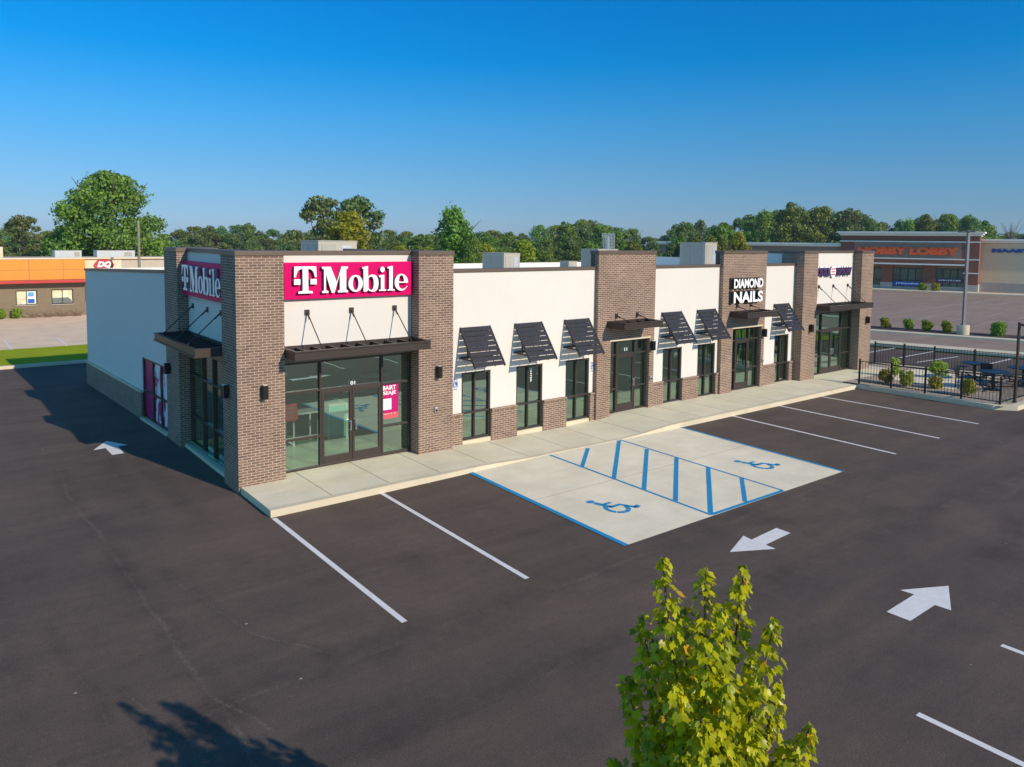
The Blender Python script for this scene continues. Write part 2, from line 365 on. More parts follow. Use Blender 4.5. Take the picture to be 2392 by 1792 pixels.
def loops_mesh(name, loops, depth, mats, bevel=0.0):
    cu = bpy.data.curves.new(name, 'CURVE'); cu.dimensions = '2D'; cu.fill_mode = 'BOTH'; cu.extrude = depth/2
    for lp in loops:
        sp = cu.splines.new('POLY'); sp.points.add(len(lp)-1)
        for p, q in zip(sp.points, lp): p.co = (q[0], q[1], 0, 1)
        sp.use_cyclic_u = True
    ob = bpy.data.objects.new(name, cu); me = bpy.data.meshes.new_from_object(ob)
    bpy.data.objects.remove(ob); bpy.data.curves.remove(cu); me.name = name; return side_mats(me, mats)
def side_mats(me, mats):
    me.materials.clear()
    for m in mats: me.materials.append(M[m])
    if len(mats) > 1:
        for p in me.polygons: p.material_index = 0 if abs(p.normal.z) > 0.7 else 1
    return me
def text_mesh(name, body, w_, h_, depth, mats, offset=0.0, space=1.0, shear=0.0):
    cu = bpy.data.curves.new(name, 'FONT'); cu.body = body; cu.size = 1; cu.extrude = 0.02; cu.offset = offset; cu.space_character = space; cu.shear = shear; cu.resolution_u = 4
    ob = bpy.data.objects.new(name, cu); me = bpy.data.meshes.new_from_object(ob); bpy.data.objects.remove(ob)
    co = np.empty(len(me.vertices)*3); me.vertices.foreach_get('co', co); co = co.reshape(-1, 3)
    mn, mx = co.min(0), co.max(0)
    co = (co-mn)/(mx-mn)*[w_, h_, depth]; me.vertices.foreach_set('co', co.ravel()); me.update(); me.name = name
    return side_mats(me, mats)
def put(name, me, parent, loc, rz=0.0):
    """lettering mesh in x/y plane stood upright: local x along wall, local y up, local z out of the wall"""
    o = bpy.data.objects.new(name, me); C.objects.link(o); o.parent = parent; o.location = loc; o.rotation_euler = (R(90), 0, rz); return o

# ------------------------------------------------------------------ ground
g = poly_sheet('ground', [(-900, -900), (900, -900), (900, 900), (-900, 900)], -0.05, 'field'); struct(g)
lot = [(-70, -19.5), (44.2, -19.5), (37.35, 3.2), (33.0, 22.3), (-70, 22.3)]
struct(poly_sheet('parking_lot', lot, 0.0, 'asphalt'))
struct(poly_sheet('lawn', [(-70, 22.75), (33, 22.55), (31.0, 28.6), (-70, 28.6)], 0.06, 'lawn'))
b = MB(); b.box(-70, 33, 22.3, 22.55, -0.02, 0.13); struct(b.build('curb', 'curb', bevel=0.02))
struct(poly_sheet('restaurant_lot', [(-70, 28.6), (31, 28.6), (28, 60), (-70, 60)], 0.004, 'tanlot'))
struct(poly_sheet('lawn', [(-90, -90), (60, -90), (50, -19.8), (-90, -19.8)], 0.05, 'lawn'))
struct(poly_sheet('road', [(-90, -46), (60, -46), (60, -36), (-90, -36)], 0.058, 'asphalt_old'))
# concrete strip, road and far lot east of the plot; lines lean like the road
def strip(name, xa, ya, xb, yb, w0, z, mat, h=None):
    b = MB(); pts = [(xa, ya), (xb, yb), (xb+w0, yb), (xa+w0, ya)]
    if h:
        k = [(x, y, z) for x, y in pts]; t = [(x, y, h) for x, y in pts]
        b.quad(t)
        for i in range(4): b.quad([k[i], k[(i+1) % 4], t[(i+1) % 4], t[i]])
    else: b.quad([(x, y, z) for x, y in pts])
    return struct(b.build(name, mat))
strip('curb', 44.2, -19.5, 33.1, 22.3, 0.18, 0, 'curb', 0.13)
strip('verge_strip', 44.38, -19.5, 33.28, 22.3, 2.2, 0, 'curb', 0.06)
struct(poly_sheet('road', [(45.9, -19.5), (53.2, -19.5), (39.9, 22.3), (29.0, 60), (22, 60), (34.8, 22.3)], 0.002, 'asphalt_old'))
strip('curb', 52.9, -19.5, 39.6, 22.3, 0.9, 0, 'curb', 0.15)
strip('mulch_bed', 53.8, -19.5, 40.5, 22.3, 2.6, 0, 'mulch', 0.12)
struct(poly_sheet('far_parking_lot', [(56.2, -19.5), (120, -19.5), (120, 90), (20, 90), (42.9, 22.3)], 0.006, 'asphalt_old'))

struct(poly_sheet('lawn', [(34.0, -19.4), (43.6, -19.4), (40.0, -6.2), (34.0, -6.2)], 0.03, 'lawn'))
struct(poly_sheet('lawn', [(57, -19.4), (120, -19.4), (120, -4), (57, -4)], 0.03, 'lawn'))
# sidewalk with a dip at the accessible bays
def hwalk(x):
    ks = [(0, .15), (2.8, .15), (5.2, .115), (7.6, .02), (10.6, .015), (13.4, .15), (30, .15)]
    for (a, ha), (c_, hc) in zip(ks, ks[1:]):
        if a <= x <= c_: t = (x-a)/(c_-a); t = t*t*(3-2*t); return ha+(hc-ha)*t
    return .15
b = MB(); xs = [0.04 + i*(24.36-0.04)/80 for i in range(81)]
def yc(x): return -1.86 + 0.13*math.exp(-((x-7.9)/3.2)**2)
for xa, xb in zip(xs, xs[1:]):
    for (d0, d1) in ((0.0, 0.16), (0.16, None)):
        ya, yb_ = yc(xa)+d0, yc(xb)+d0; y2a, y2b = (0.6, 0.6) if d1 is None else (yc(xa)+d1, yc(xb)+d1)
        b.quad([(xa, ya, hwalk(xa)), (xb, yb_, hwalk(xb)), (xb, y2b, hwalk(xb)), (xa, y2a, hwalk(xa))], 1 if d1 else 0)
    b.quad([(xa, yc(xa)-.012, -0.01), (xb, yc(xb)-.012, -0.01), (xb, yc(xb), hwalk(xb)), (xa, yc(xa), hwalk(xa))], 1)
b.quad([(0.04, -1.86, -.01), (0.04, -1.86, .15), (0.04, 0, .15), (0.04, 0, -.01)], 1)
struct(b.build('sidewalk', ['walk', 'curb']))
b = MB(); b.box(24.36, 29.6, -1.1, 0.6, 0, .15); struct(b.build('sidewalk', 'walk'))
PADP = [(5.16, -1.80), (5.02, -7.35), (13.07, -7.38), (13.3, -1.80), (10.6, -1.77), (7.9, -1.72)]
struct(poly_sheet('concrete_pad', PADP, 0.005, 'pad'))
b = MB()
for (x0, y0, x1, y1) in [(5.10, -4.32, 13.2, -4.40), (10.5, -1.8, 10.48, -2.2)]:
    b.quad([(x0, y0-.004, .008), (x1, y1-.004, .008), (x1, y1+.004, .008), (x0, y0+.004, .008)])
struct(b.build('pad_joint', 'mulch'))

def stripe(name, x0, y0, x1, y1, wd, mat, z=0.004, label=None, gr=None):
    d = Vector((x1-x0, y1-y0)); n_ = Vector((-d.y, d.x)).normalized()*(wd/2)
    b = MB(); b.quad([(x0-n_.x, y0-n_.y, z), (x1-n_.x, y1-n_.y, z), (x1+n_.x, y1+n_.y, z), (x0+n_.x, y0+n_.y, z)][::1])
    o = struct(b.build(name, mat)); return tag(o, label, None, gr)
WL = [((.086, -1.93), (.082, -7.36)), ((2.66, -1.87), (2.55, -7.32)), ((16.02, -1.87), (15.85, -7.41)), ((18.79, -1.89), (18.71, -7.38)), ((21.62, -1.89), (21.76, -7.33))]
for a, c_ in WL: stripe('parking_line', *a, *c_, 0.10, 'line')
for x in [4.06-8.1, 4.06-5.4, 4.06-2.7, 4.06, 6.76, 9.46, 12.16, 14.86, 17.56, 20.3, 23, 25.7]:
    stripe('parking_line', x, -13.22, x, -18.9, 0.10, 'line')
for x0, y0, x1, y1 in [(34.6, 3.0, 38.0, 3.04), (34.4, 1.13, 38.4, 1.14), (33.6, -.1, 37.5, -.5), (35.3, -2.45, 39.0, -2.45), (34.2, 5.5, 37.2, 5.5)]:
    stripe('parking_line', x0, y0, x1, y1, 0.10, 'line')
for x0, y0, x1, y1 in [(-1.92, 33.2, -1.93, 28.9), (.58, 32.9, .56, 28.8), (-4.5, 33.2, -4.5, 28.8), (3.1, 33, 3.1, 28.8)]:
    stripe('parking_line', x0, y0, x1, y1, 0.09, 'line', 0.008)
rnd = random.Random(4)
for row in range(4):
    for k in range(16):
        cx, cy = 55.5+row*7.6+k*0.2, 16.5-k*2.2
        if rnd.random() < .2: continue
        L = rnd.uniform(2.5, 5.0)
        stripe('parking_line', cx, cy, cx+L, cy+L*0.12, 0.10, 'line_old', 0.010)
stripe('parking_line', 56.5, 13.2, 88.7, 15.4, 0.12, 'line_old', 0.0105)
stripe('parking_line', 55.6, 12.4, 60, 6.6, 0.10, 'line_old', 0.0105)
for x0, y0, x1, y1, wd in [(5.22, -1.76, 5.0, -7.36, .12), (7.88, -1.76, 7.69, -7.32, .07), (10.62, -1.8, 10.41, -7.3, .06), (13.32, -1.81, 13.05, -7.4, .09), (7.72, -7.30, 10.42, -7.32, .10),
                           (9.2, -1.9, 7.84, -3.10, .11), (10.54, -1.83, 7.80, -4.29, .11), (10.5, -2.95, 7.78, -5.30, .11), (10.5, -4.02, 7.76, -6.27, .11), (10.48, -5.09, 7.76, -7.24, .11), (10.42, -6.16, 9.0, -7.25, .10)]:
    stripe('accessible_bay_line', x0, y0, x1, y1, wd, 'blue', 0.010 if wd != .11 else 0.0095)
def arrow(pts, z=0.0045):
    b = MB(); b.quad([(x, y, z) for x, y in pts]); struct(b.build('painted_arrow', 'line'))
arrow([(6.36, -8.75), (7.26, -8.42), (7.22, -8.64), (8.17, -8.58), (8.16, -8.91), (7.22, -8.96), (7.20, -9.19)])
arrow([(6.41, -11.70), (7.39, -11.69), (7.37, -11.47), (8.21, -11.90), (7.30, -12.31), (7.28, -12.07), (6.41, -12.07)])
arrow([(-1.99, 5.95), (-1.52, 6.80), (-1.12, 6.0), (-1.37, 5.98), (-1.38, 5.15), (-1.67, 5.15), (-1.68, 5.98)])
def arc(cx, cy, rx, ry, a0, a1, n=18): return [(cx+rx*math.cos(R(a0+(a1-a0)*i/n)), cy+ry*math.sin(R(a0+(a1-a0)*i/n))) for i in range(n+1)]
def band(cx, cy, r, w_, a0, a1, n=14): return arc(cx, cy, r+w_/2, r+w_/2, a0, a1, n)+arc(cx, cy, r-w_/2, r-w_/2, a1, a0, n)
def limb(pts, w_):
    out = []; P = [Vector(p) for p in pts]
    for side in (1, -1):
        seq = P if side == 1 else P[::-1]
        for i, p in enumerate(seq):
            a = seq[max(i-1, 0)]; c_ = seq[min(i+1, len(seq)-1)]; d = (c_-a).normalized(); out.append(tuple(p+Vector((-d.y, d.x))*w_/2))
    return out
ISA = [arc(.18, .92, .11, .085, 0, 342, 18), limb([(.20, .82), (.27, .62), (.35, .43)], .14), limb([(.31, .64), (.56, .64)], .085),
       limb([(.31, .43), (.64, .43), (.82, .10)], .11), limb([(.79, .10), (.97, .16)], .12),
       band(.40, .31, .26, .105, 130, 218), band(.40, .31, .26, .105, 223, 264), band(.40, .31, .26, .105, 269, 303), band(.40, .31, .26, .105, 308, 358)]
def icon(loops, x0, y0, w_, h_, z, mat, name='wheelchair_symbol'):
    b = MB()
    for lp in loops: b.quad([(x0+p[0]*w_, y0+p[1]*h_, z) for p in lp])
    return struct(b.build(name, mat))
icon(ISA, 5.98, -6.12, .92, 1.03, 0.0105, 'blue'); icon(ISA, 11.42, -6.16, .88, 1.03, 0.0105, 'blue')

# ------------------------------------------------------------------ the shop building
B = empty('shop_building', (0, 0, 0), 0, 'long single-storey shop building of cream stucco and brown brick piers', 'building')
def part(name, b, mats, par=None, bevel=0, label=None, smooth=False):
    o = b.build(name, mats, par or B, bevel=bevel, smooth=smooth)
    if label: o['label'] = label
    return o
HT = 5.46
def pier(x0, x1, y0, y1, z0=-.02, top=HT):
    p = part('brick_pier', MB().box(x0, x1, y0, y1, z0, top, 0, 'b'), 'brick')
    part('coping', MB().box(x0-.02, x1+.02, y0-.025, y1+.02, top+.001, top+.11), 'coping', p, bevel=.006)
    return p
pier(0, 1.116, 0, 1.04); pier(4.77, 5.86, 0, 1.04); pier(0, 1.1, 4.86, 6.2); pier(23.19, 24.26, 0, 1.04); pier(27.92, 28.97, 0, 1.04)
def tower(x0, x1, d0, d1):
    b = MB(); b.wall('y', .25, x0, x1, 0, HT, [(d0, d1, -.1, 2.58)], .14)
    b.quad([(x0, .25, 0), (x0, .42, 0), (x0, .42, HT), (x0, .25, HT)]); b.quad([(x1, .25, 0), (x1, .42, 0), (x1, .42, HT), (x1, .25, HT)])
    b.box(x0, x1, .42, .62, 4.6, HT, 1, '')
    p = part('brick_tower', b, ['brick', 'bronze'])
    part('coping', MB().box(x0-.02, x1+.02, .225, .64, HT+.001, HT+.11), 'coping', p, bevel=.006)
    part('lintel', MB().box(d0-.05, d1+.05, .235, .38, 2.585, 2.64), 'curb', p)
tower(11.61, 14.35, 12.24, 14.12); tower(18.12, 20.9, 18.82, 20.70)
# stucco bays with window openings, brick wainscot and coping
WINS = [(6.42, 7.44), (8.40, 9.43), (10.39, 11.41), (15.0, 16.03), (16.93, 17.96), (21.86, 22.87)]
def bay(x0, x1, wins):
    hs = [(a, c_, -.5, 2.11) for a, c_ in wins]
    part('stucco_wall', MB().wall('y', .40, x0, x1, .96, 4.955, [h for h in hs], .10), 'stucco')
    xs_ = [x0]+[t for a, c_ in wins for t in (a, c_)]+[x1]
    for a, c_ in zip(xs_[::2], xs_[1::2]):
        wp = part('brick_wainscot', MB().box(a, c_, .33, .47, -.02, .895, 0, 'bkt'), 'brick')
        part('brick_cap', MB().box(a+.001, c_-.001, .305, .45, .896, .962), 'brick_cap', wp)
    c_ = part('coping', MB().box(x0-.005 if x0 > 6 else x0, x1, .365, .70, 4.958, 5.055), 'coping', bevel=.006)
    part('parapet', MB().box(x0, x1, .66, .69, 4.3, 4.95), 'roof')
bay(5.861, 11.609, WINS[:3]); bay(14.351, 18.119, WINS[3:5]); bay(20.901, 23.189, WINS[5:])
for x0, x1 in ((1.117, 4.769), (24.261, 27.919)):
    part('stucco_wall', MB().wall('y', .40, x0, x1, 3.06, HT, [], .1), 'stucco')
    part('header_panel', MB().box(x0, x1, .36, .46, 2.86, 3.058), 'header', bevel=.004)
    part('coping', MB().box(x0+.021, x1-.021, .37, .70, HT+.002, HT+.105), 'coping', bevel=.006)
# west side
part('stucco_wall', MB().wall('x', .29, 1.041, 4.859, 3.06, HT, [], .1), 'stucco', label='shaded stucco panel of the side wall behind the side sign')
part('header_panel', MB().box(.25, .34, 1.041, 4.859, 2.80, 3.058), 'header')
part('coping', MB().box(.26, .60, 1.061, 4.839, HT+.002, HT+.105), 'coping')
part('door_slab', MB().box(.12, .5, 1.041, 4.859, -.01, .10), 'curb')
wx = lambda y: 0.10-(y-6.2)*0.0459
wt = lambda y: 4.81-(y-6.2)*0.030
b = MB(); Y0, Y1, Y2, YE = 6.201, 6.55, 9.08, 16.75
def wq(ya, yb_, za, zb, off=0.0, mi=0):
    za = za if callable(za) else (lambda y, v=za: v); zb = zb if callable(zb) else (lambda y, v=zb: v)
    b.quad([(wx(yb_)+off, yb_, za(yb_)), (wx(ya)+off, ya, za(ya)), (wx(ya)+off, ya, zb(ya)), (wx(yb_)+off, yb_, zb(yb_))], mi)
wq(Y0, Y1, 0, wt); wq(Y1, Y2, 2.02, wt); wq(Y2, YE, .90, wt)
b.quad([(wx(Y2), Y2, .1), (wx(Y2)+.14, Y2, .1), (wx(Y2)+.14, Y2, 2.02), (wx(Y2), Y2, 2.02)])
b.quad([(wx(YE), YE, 0), (28.9, YE+.3, 0), (28.9, YE+.3, 4.58), (wx(YE), YE, 4.58)])
part('stucco_wall', b, 'stucco', label='tall plain side wall of the building, in shade')
b = MB(); wq(Y2, YE, -.02, .86, -.06)
b.quad([(wx(Y2)-.06, Y2, -.02), (wx(Y2)+.14, Y2, -.02), (wx(Y2)+.14, Y2, .86), (wx(Y2)-.06, Y2, .86)])
part('brick_wainscot', b, 'brick')
b = MB(); tfw = lambda y0, y1, x0, x1, z0, z1: [(wx(y)+x, y, z) for y in (y0, y1) for x in (x0, x1) for z in (z0, z1)]
def wbox(y0, y1, x0, x1, z0, z1, mi=0, top=None):
    k = len(b.v)
    for y in (y0, y1):
        for x in (x0, x1):
            for z in ((z0, z1) if not top else (top(y)+z0, top(y)+z1)): b.v.append((wx(y)+x, y, z))
    for q in ((0,1,3,2),(4,6,7,5),(0,4,5,1),(2,3,7,6),(1,5,7,3),(0,2,6,4)): b.f.append(tuple(k+i for i in q)); b.mi.append(mi)
wbox(Y2-.01, YE+.03, -.085, .04, .861, .935); part('sill_cap', b, 'curb')
b = MB(); wbox(Y0, YE+.04, -.03, .30, .001, .09, 0, wt); part('coping', b, 'coping')
b = MB(); wbox(Y1-.2, Y2, -.1, .2, -.01, .07); part('door_slab', b, 'curb')
part('east_wall', MB().wall('x', 28.95, 1.041, 17.05, 0, 5.0, [], .1), 'stucco')
part('roof', MB().quad([(.35, .69, 4.20), (28.9, .69, 4.20), (28.9, 17.0, 4.20), (-.1, 16.7, 4.20)]), 'roof')
# return walls of the two tall end bays
for x, y1 in ((23.45, 3.4), (5.6, 6.0)):
    part('stucco_wall', MB().box(x-.08, x+.08, .72, y1, 4.3, 5.44), 'stucco', label='low parapet return wall on the roof')
    part('coping', MB().box(x-.11, x+.11, .72, y1+.02, 5.442, 5.54), 'coping')
part('stucco_wall', MB().box(.35, 5.5, 6.0, 6.18, 4.3, 5.44), 'stucco'); part('stucco_wall', MB().box(23.55, 28.8, 3.4, 3.55, 4.3, 5.44), 'stucco')
# interior shell
b = MB(); b.quad([(.31, .46, .152), (28.9, .46, .152), (28.9, 9.5, .152), (.05, 9.5, .152)]); part('interior_floor', b, 'int_floor')
b = MB(); b.quad([(.31, .52, 3.06), (28.9, .52, 3.06), (28.9, 9.5, 3.06), (.31, 9.5, 3.06)]); part('interior_ceiling', b, 'int_ceil')
b = MB(); b.box(.3, 28.9, 9.3, 9.4, .15, 3.05); b.box(5.9, 6.0, .5, 9.3, .15, 3.05); b.box(14.35, 14.45, .5, 9.3, .15, 3.05); b.box(20.95, 21.05, .5, 9.3, .15, 3.05)
part('partition_wall', b, 'int_wall')

def frame_set(name, axis, c, a0, a1, z0, z1, vs, hs, fw=.055, fd=.11, solid=(), par=None, lab=None):
    """aluminium frame: perimeter, verticals vs, horizontals hs [(a0,a1,z)], panes behind"""
    f = MB()
    def bx(p0, p1, q0, q1, d=0.0):
        if axis == 'y': f.box(p0, p1, c-d, c+fd+d, q0, q1)
        else: f.box(c-d, c+fd+d, p0, p1, q0, q1)
    bx(a0, a0+fw, z0, z1); bx(a1-fw, a1, z0, z1); bx(a0+fw, a1-fw, z1-fw, z1); bx(a0+fw, a1-fw, z0, z0+fw)
    for v in vs: bx(v-fw/2, v+fw/2, z0+fw, z1-fw, .002)
    for p, q, z in hs: bx(p, q, z-fw/2, z+fw/2, -.003)
    o = f.build(name, 'bronze', par or B, bevel=.004)
    if lab: o['label'] = lab
    return o
def pane(par, axis, c, a0, a1, z0, z1):
    b = MB()
    if axis == 'y': b.quad([(a0, c, z0), (a1, c, z0), (a1, c, z1), (a0, c, z1)])
    else: b.quad([(c, a1, z0), (c, a0, z0), (c, a0, z1), (c, a1, z1)])
    return b.build('glass_pane', 'glass', par)
def door_leaf(par, c, x0, x1, z0, z1, hx, kick=.25, rail=.06, st=.065, closer=False, bar=False):
    b = MB(); b.box(x0, x0+st, c, c+.06, z0, z1); b.box(x1-st, x1, c, c+.06, z0, z1)
    b.box(x0+st, x1-st, c+.001, c+.059, z1-.09, z1); b.box(x0+st, x1-st, c+.001, c+.059, z0, z0+kick)
    d = b.build('door', 'bronze', par, bevel=.004); pane(d, 'y', c+.03, x0+st, x1-st, z0+kick, z1-.09)
    h = MB(); s_ = 1 if hx > (x0+x1)/2 else -1
    hx2 = hx - s_*.035
    h.tube([(hx2, c, 1.0), (hx2, c-.07, 1.0), (hx2-s_*.0, c-.075, 1.02), (hx2, c-.075, 1.2), (hx2, c-.07, 1.22), (hx2, c, 1.22)], [.02]*6, 8)
    h.build('handle', 'steel', d)
    if bar: MB().box(x0+st, x1-st, c+.07, c+.10, 1.12, 1.16).build('push_bar', 'steel', d)
    return d
S0 = .153
# front storefront, west end
sf = frame_set('storefront', 'y', .40, 1.20, 4.768, S0, 2.858, [2.18, 3.90], [(1.25, 2.16, 2.11), (1.25, 2.16, .95), (2.21, 3.88, 2.10), (3.93, 4.71, 2.07), (3.93, 4.71, .93)], lab='wide storefront with double doors under the big magenta sign')
pane(sf, 'y', .46, 1.25, 2.16, S0, 2.82); pane(sf, 'y', .46, 2.2, 3.88, 2.12, 2.82); pane(sf, 'y', .46, 3.92, 4.72, S0, 2.82)
part('door_frame', MB().box(1.117, 1.199, .38, .52, S0, 2.858), 'bronze', sf)
door_leaf(sf, .41, 2.215, 3.035, S0, 2.07, 3.0); door_leaf(sf, .41, 3.045, 3.865, S0, 2.07, 3.08)
# front storefront, east end
sf3 = frame_set('storefront', 'y', .40, 24.262, 27.918, S0, 2.858, [25.42, 27.10], [(24.3, 25.4, 2.07), (24.3, 25.4, .95), (25.45, 27.07, 2.10), (27.13, 27.86, 2.07), (27.13, 27.86, .95)], lab='wide storefront with double doors under the purple sign')
pane(sf3, 'y', .46, 24.3, 25.4, S0, 2.82); pane(sf3, 'y', .46, 25.45, 27.08, 2.12, 2.82); pane(sf3, 'y', .46, 27.12, 27.88, S0, 2.82)
door_leaf(sf3, .41, 25.455, 26.255, S0, 2.07, 26.22); door_leaf(sf3, .41, 26.265, 27.065, S0, 2.07, 26.30)
# tower doors
for x0, xd0, xd1, x1, lb in ((12.242, 12.66, 13.54, 14.118, 'single glass door with side lights in the first brick tower'), (18.822, 19.22, 20.06, 20.698, 'single glass door with side lights under the white letters')):
    t = frame_set('storefront', 'y', .385, x0, x1, S0, 2.578, [xd0, xd1], [(x0+.055, xd0-.03, 2.1), (x0+.055, xd0-.03, .95), (xd0+.03, xd1-.03, 2.1), (xd1+.03, x1-.055, 2.1), (xd1+.03, x1-.055, .97)], lab=lb)
    pane(t, 'y', .445, x0+.05, xd0, S0, 2.54); pane(t, 'y', .445, xd0, xd1, 2.12, 2.54); pane(t, 'y', .445, xd1, x1-.05, S0, 2.54)
    door_leaf(t, .395, xd0+.03, xd1-.03, S0, 2.07, xd1-.05, kick=.26)
# bay windows
for i, (a, c_) in enumerate(WINS):
    mid = a+(c_-a)*.46
    o = frame_set('window', 'y', .42, a, c_, S0-.01, 2.108, [mid], [(a+.055, mid-.028, .93), (mid+.028, c_-.055, .93)])
    pane(o, 'y', .48, a+.05, c_-.05, S0+.03, 2.06)
    part('sill', MB().box(a+.002, c_-.002, .36, .52, -.02, S0-.012), 'curb', o)
# west windows
ws = frame_set('storefront', 'x', .29, 1.042, 4.858, .10, 2.798, [2.80, 3.72], [(1.1, 2.77, 2.06), (2.83, 3.69, 2.06), (3.75, 4.8, 2.06), (1.1, 2.77, .90), (2.83, 3.69, .90), (3.75, 4.8, .90)], lab='tall side storefront of nine panes in shade')
pane(ws, 'x', .35, 1.09, 4.81, .13, 2.76)
mw = empty('window', (0, 0, 0)); mw.parent = B; mw['label'] = 'side window covered with magenta and white film'
b = MB()
for y0, y1, z0, z1 in ((Y1, Y1+.06, .07, 2.02), (Y2-.06, Y2, .07, 2.02), (Y1+.06, Y2-.06, 1.96, 2.02), (Y1+.06, Y2-.06, .07, .13), (8.03, 8.10, .13, 1.96), (7.18, 7.25, .13, 1.96), (Y1+.06, 7.18, .92, .98), (7.25, 8.03, .92, .98), (8.10, Y2-.06, .92, .98)):
    wbox(y0, y1, .02, .12, z0, z1)
b.build('frame', 'bronze', mw)
def film():
    n = NT('magenta_white_film'); sep = n.n('ShaderNodeSeparateXYZ'); n.l(n.coord('Object'), sep.inputs[0])
    v = n.coord('Object', (1, 2.4, 0.8)); nz = n.noise(v, 1.9, 3, 0.55, 0.49, 0.505)
    k = n.math('MULTIPLY', nz, n.math('LESS_THAN', sep.outputs[1], 8.0))
    c = n.mix(k, (0.42, 0.0, 0.13), (0.80, 0.80, 0.84)); n.bsdf(c, 0.35); return n.m
M['film'] = film()
b = MB(); b.quad([(wx(Y2)+.07, Y2-.05, .12), (wx(Y1)+.07, Y1+.05, .12), (wx(Y1)+.07, Y1+.05, 1.97), (wx(Y2)+.07, Y2-.05, 1.97)]); b.build('film_panel', 'film', mw)

# number signs over doors, decals, posters
def label_text(body, x0, z0, w_, h_, y, par, mat='white_letter', name='lettering', depth=.004, off=0.0, rz=0, **k):
    return put(name, text_mesh(name, body, w_, h_, depth, [mat], off, **k), par, (x0, y, z0), rz)
label_text('01', 2.99, 2.15, .13, .09, .40, sf, name='door_number', off=.02); label_text('11', 13.02, 2.20, .13, .11, .382, B, name='door_number', off=.02)
t = label_text('ENTER', 9.0, 1.98, .42, .055, .475, B, name='door_lettering', off=.02); t.rotation_euler = (R(90), R(90), 0)
P = empty('window_poster', (3.93, .452, 1.11), 0, 'magenta sale poster with white words behind the glass right of the double doors', 'poster')
MB().box(0, .48, 0, .004, 0, .93).build('sheet', 'magenta_dark', P); MB().box(.01, .47, -.003, -.0005, .0, .16).build('strip', plain('salmon_print', (.62, .10, .12), .5), P)
label_text('BAIRT', .02, .77, .38, .12, -.004, P, off=.02); label_text('SEAJE', .02, .62, .38, .12, -.004, P, off=.02)
MB().box(.02, .27, -.004, -.001, .24, .54).build('white_card', 'sign_white', P)
label_text('hours 10 - 8', .04, .12, .34, .025, -.005, P)
P = empty('window_poster', (1.30, .49, 1.40), 0, 'tilted red sale notice inside the glass left of the double doors', 'poster')
MB().box(0, .33, 0, .004, 0, .42).build('sheet', plain('red_print', (.50, .06, .07), .5), P)
for k_, s_ in enumerate(('SUPER', 'SAVER', 'UP')): label_text(s_, .05, .28-.11*k_, .22-.06*(k_ == 2), .07, -.002, P, 'letter_side', off=.01)
P.rotation_euler = (0, R(-4), 0)
P = empty('counter', (3.42, 2.62, .152), 0, 'teal and white sales counter inside the shop behind the double doors', 'counter')
MB().box(0, .50, 0, .8, .05, .98).build('body', 'teal', P); MB().box(-.06, .56, -.03, .85, .981, 1.03).build('top', 'white_paint', P)
MB().box(-.05, -.002, -.02, .02, 0, .98).build('end_panel', 'white_paint', P); MB().box(.502, .57, -.02, .02, 0, .98).build('end_panel', 'white_paint', P)
P = empty('display_table', (2.35, 2.6, .152), 0, 'slim white display table inside the shop left of the counter', 'table')
MB().box(0, .75, 0, .6, .86, .90).build('top', 'white_paint', P)
for dx, dy in ((0, 0), (.71, 0), (0, .56), (.71, .56)): MB().box(dx, dx+.04, dy, dy+.04, 0, .86).build('leg', 'white_paint', P)
P = empty('display_shelf', (4.75, 3.0, .152), 0, 'white shelf rack with magenta panel inside the shop behind the sale poster', 'shelf')
for k_ in range(4): MB().box(0, .9, 0, .4, .25+.45*k_, .28+.45*k_).build('shelf', 'white_paint', P)
MB().box(0, .9, .41, .45, 0, 2.1).build('back_panel', 'magenta_dark', P)
P = empty('display_shelf', (1.25, 4.2, .152), 0, 'dark red shelf rack inside the shop at the far left behind the glass', 'shelf')
for k_ in range(4): MB().box(0, 1.0, 0, .4, .25+.45*k_, .28+.45*k_).build('shelf', 'white_paint', P)
MB().box(0, 1.0, .41, .45, 0, 2.2).build('back_panel', 'magenta_dark', P)
# ------------------------------------------------------------------ canopies, sunshades, wall lights
def canopy(W, D, loc, rz, label, rods, rod_h, chain=True):
    """local: x along wall 0..W, y 0 (wall) .. -D (front), z 0 bottom .. .21 top"""
    o = empty('entrance_canopy', loc, rz, label, 'canopy', 'flat metal canopies over the entrances')
    f = MB(); t = .035
    for z0, z1, e in ((0, .03, .03), (.03, .18, 0), (.18, .21, .03)):
        f.box(0, W, -D-e if e else -D, -D+t+e, z0, z1); f.box(0, t+e, -D+t+e, -.001, z0, z1); f.box(W-t-e, W, -D+t+e, -.001, z0, z1); f.box(t+e, W-t-e, -.05, -.001, z0, z1)
    f.build('fascia', 'bronze', o)
    s_ = MB(); n_ = max(3, round(W/.42)); yy = [-D+.06, -.06]
    for i in range(1, n_): x = W*i/n_; s_.box(x-.02, x+.02, -D+.066, -.052, .05, .165)
    s_.build('slat', 'bronze', o)
    MB().box(.066, W-.066, -D+.066, -.052, .035, .048).build('soffit', 'black', o)
    for x in rods:
        MB().box(x-.06, x+.06, -.03, -.001, rod_h-.06, rod_h+.07).build('bracket', 'bronze', o)
        r = MB(); r.cyl((x, -.03, rod_h), (x, -D+.08, .19), .014, n=8); r.cyl((x, -.05, rod_h-.02), (x, -.16, rod_h-.02-(rod_h-.2)*.16), .022, n=8); r.build('rod', 'bronze', o)
    return o
canopy(3.645, 1.0, (1.121, .399, 3.062), 0, 'long canopy with three rods below the big magenta sign', (.72, 1.9, 3.14), 1.0)
canopy(3.645, 1.0, (24.266, .399, 3.062), 0, 'canopy with three rods below the purple sign at the far end', (.78, 1.96, 3.2), .95)
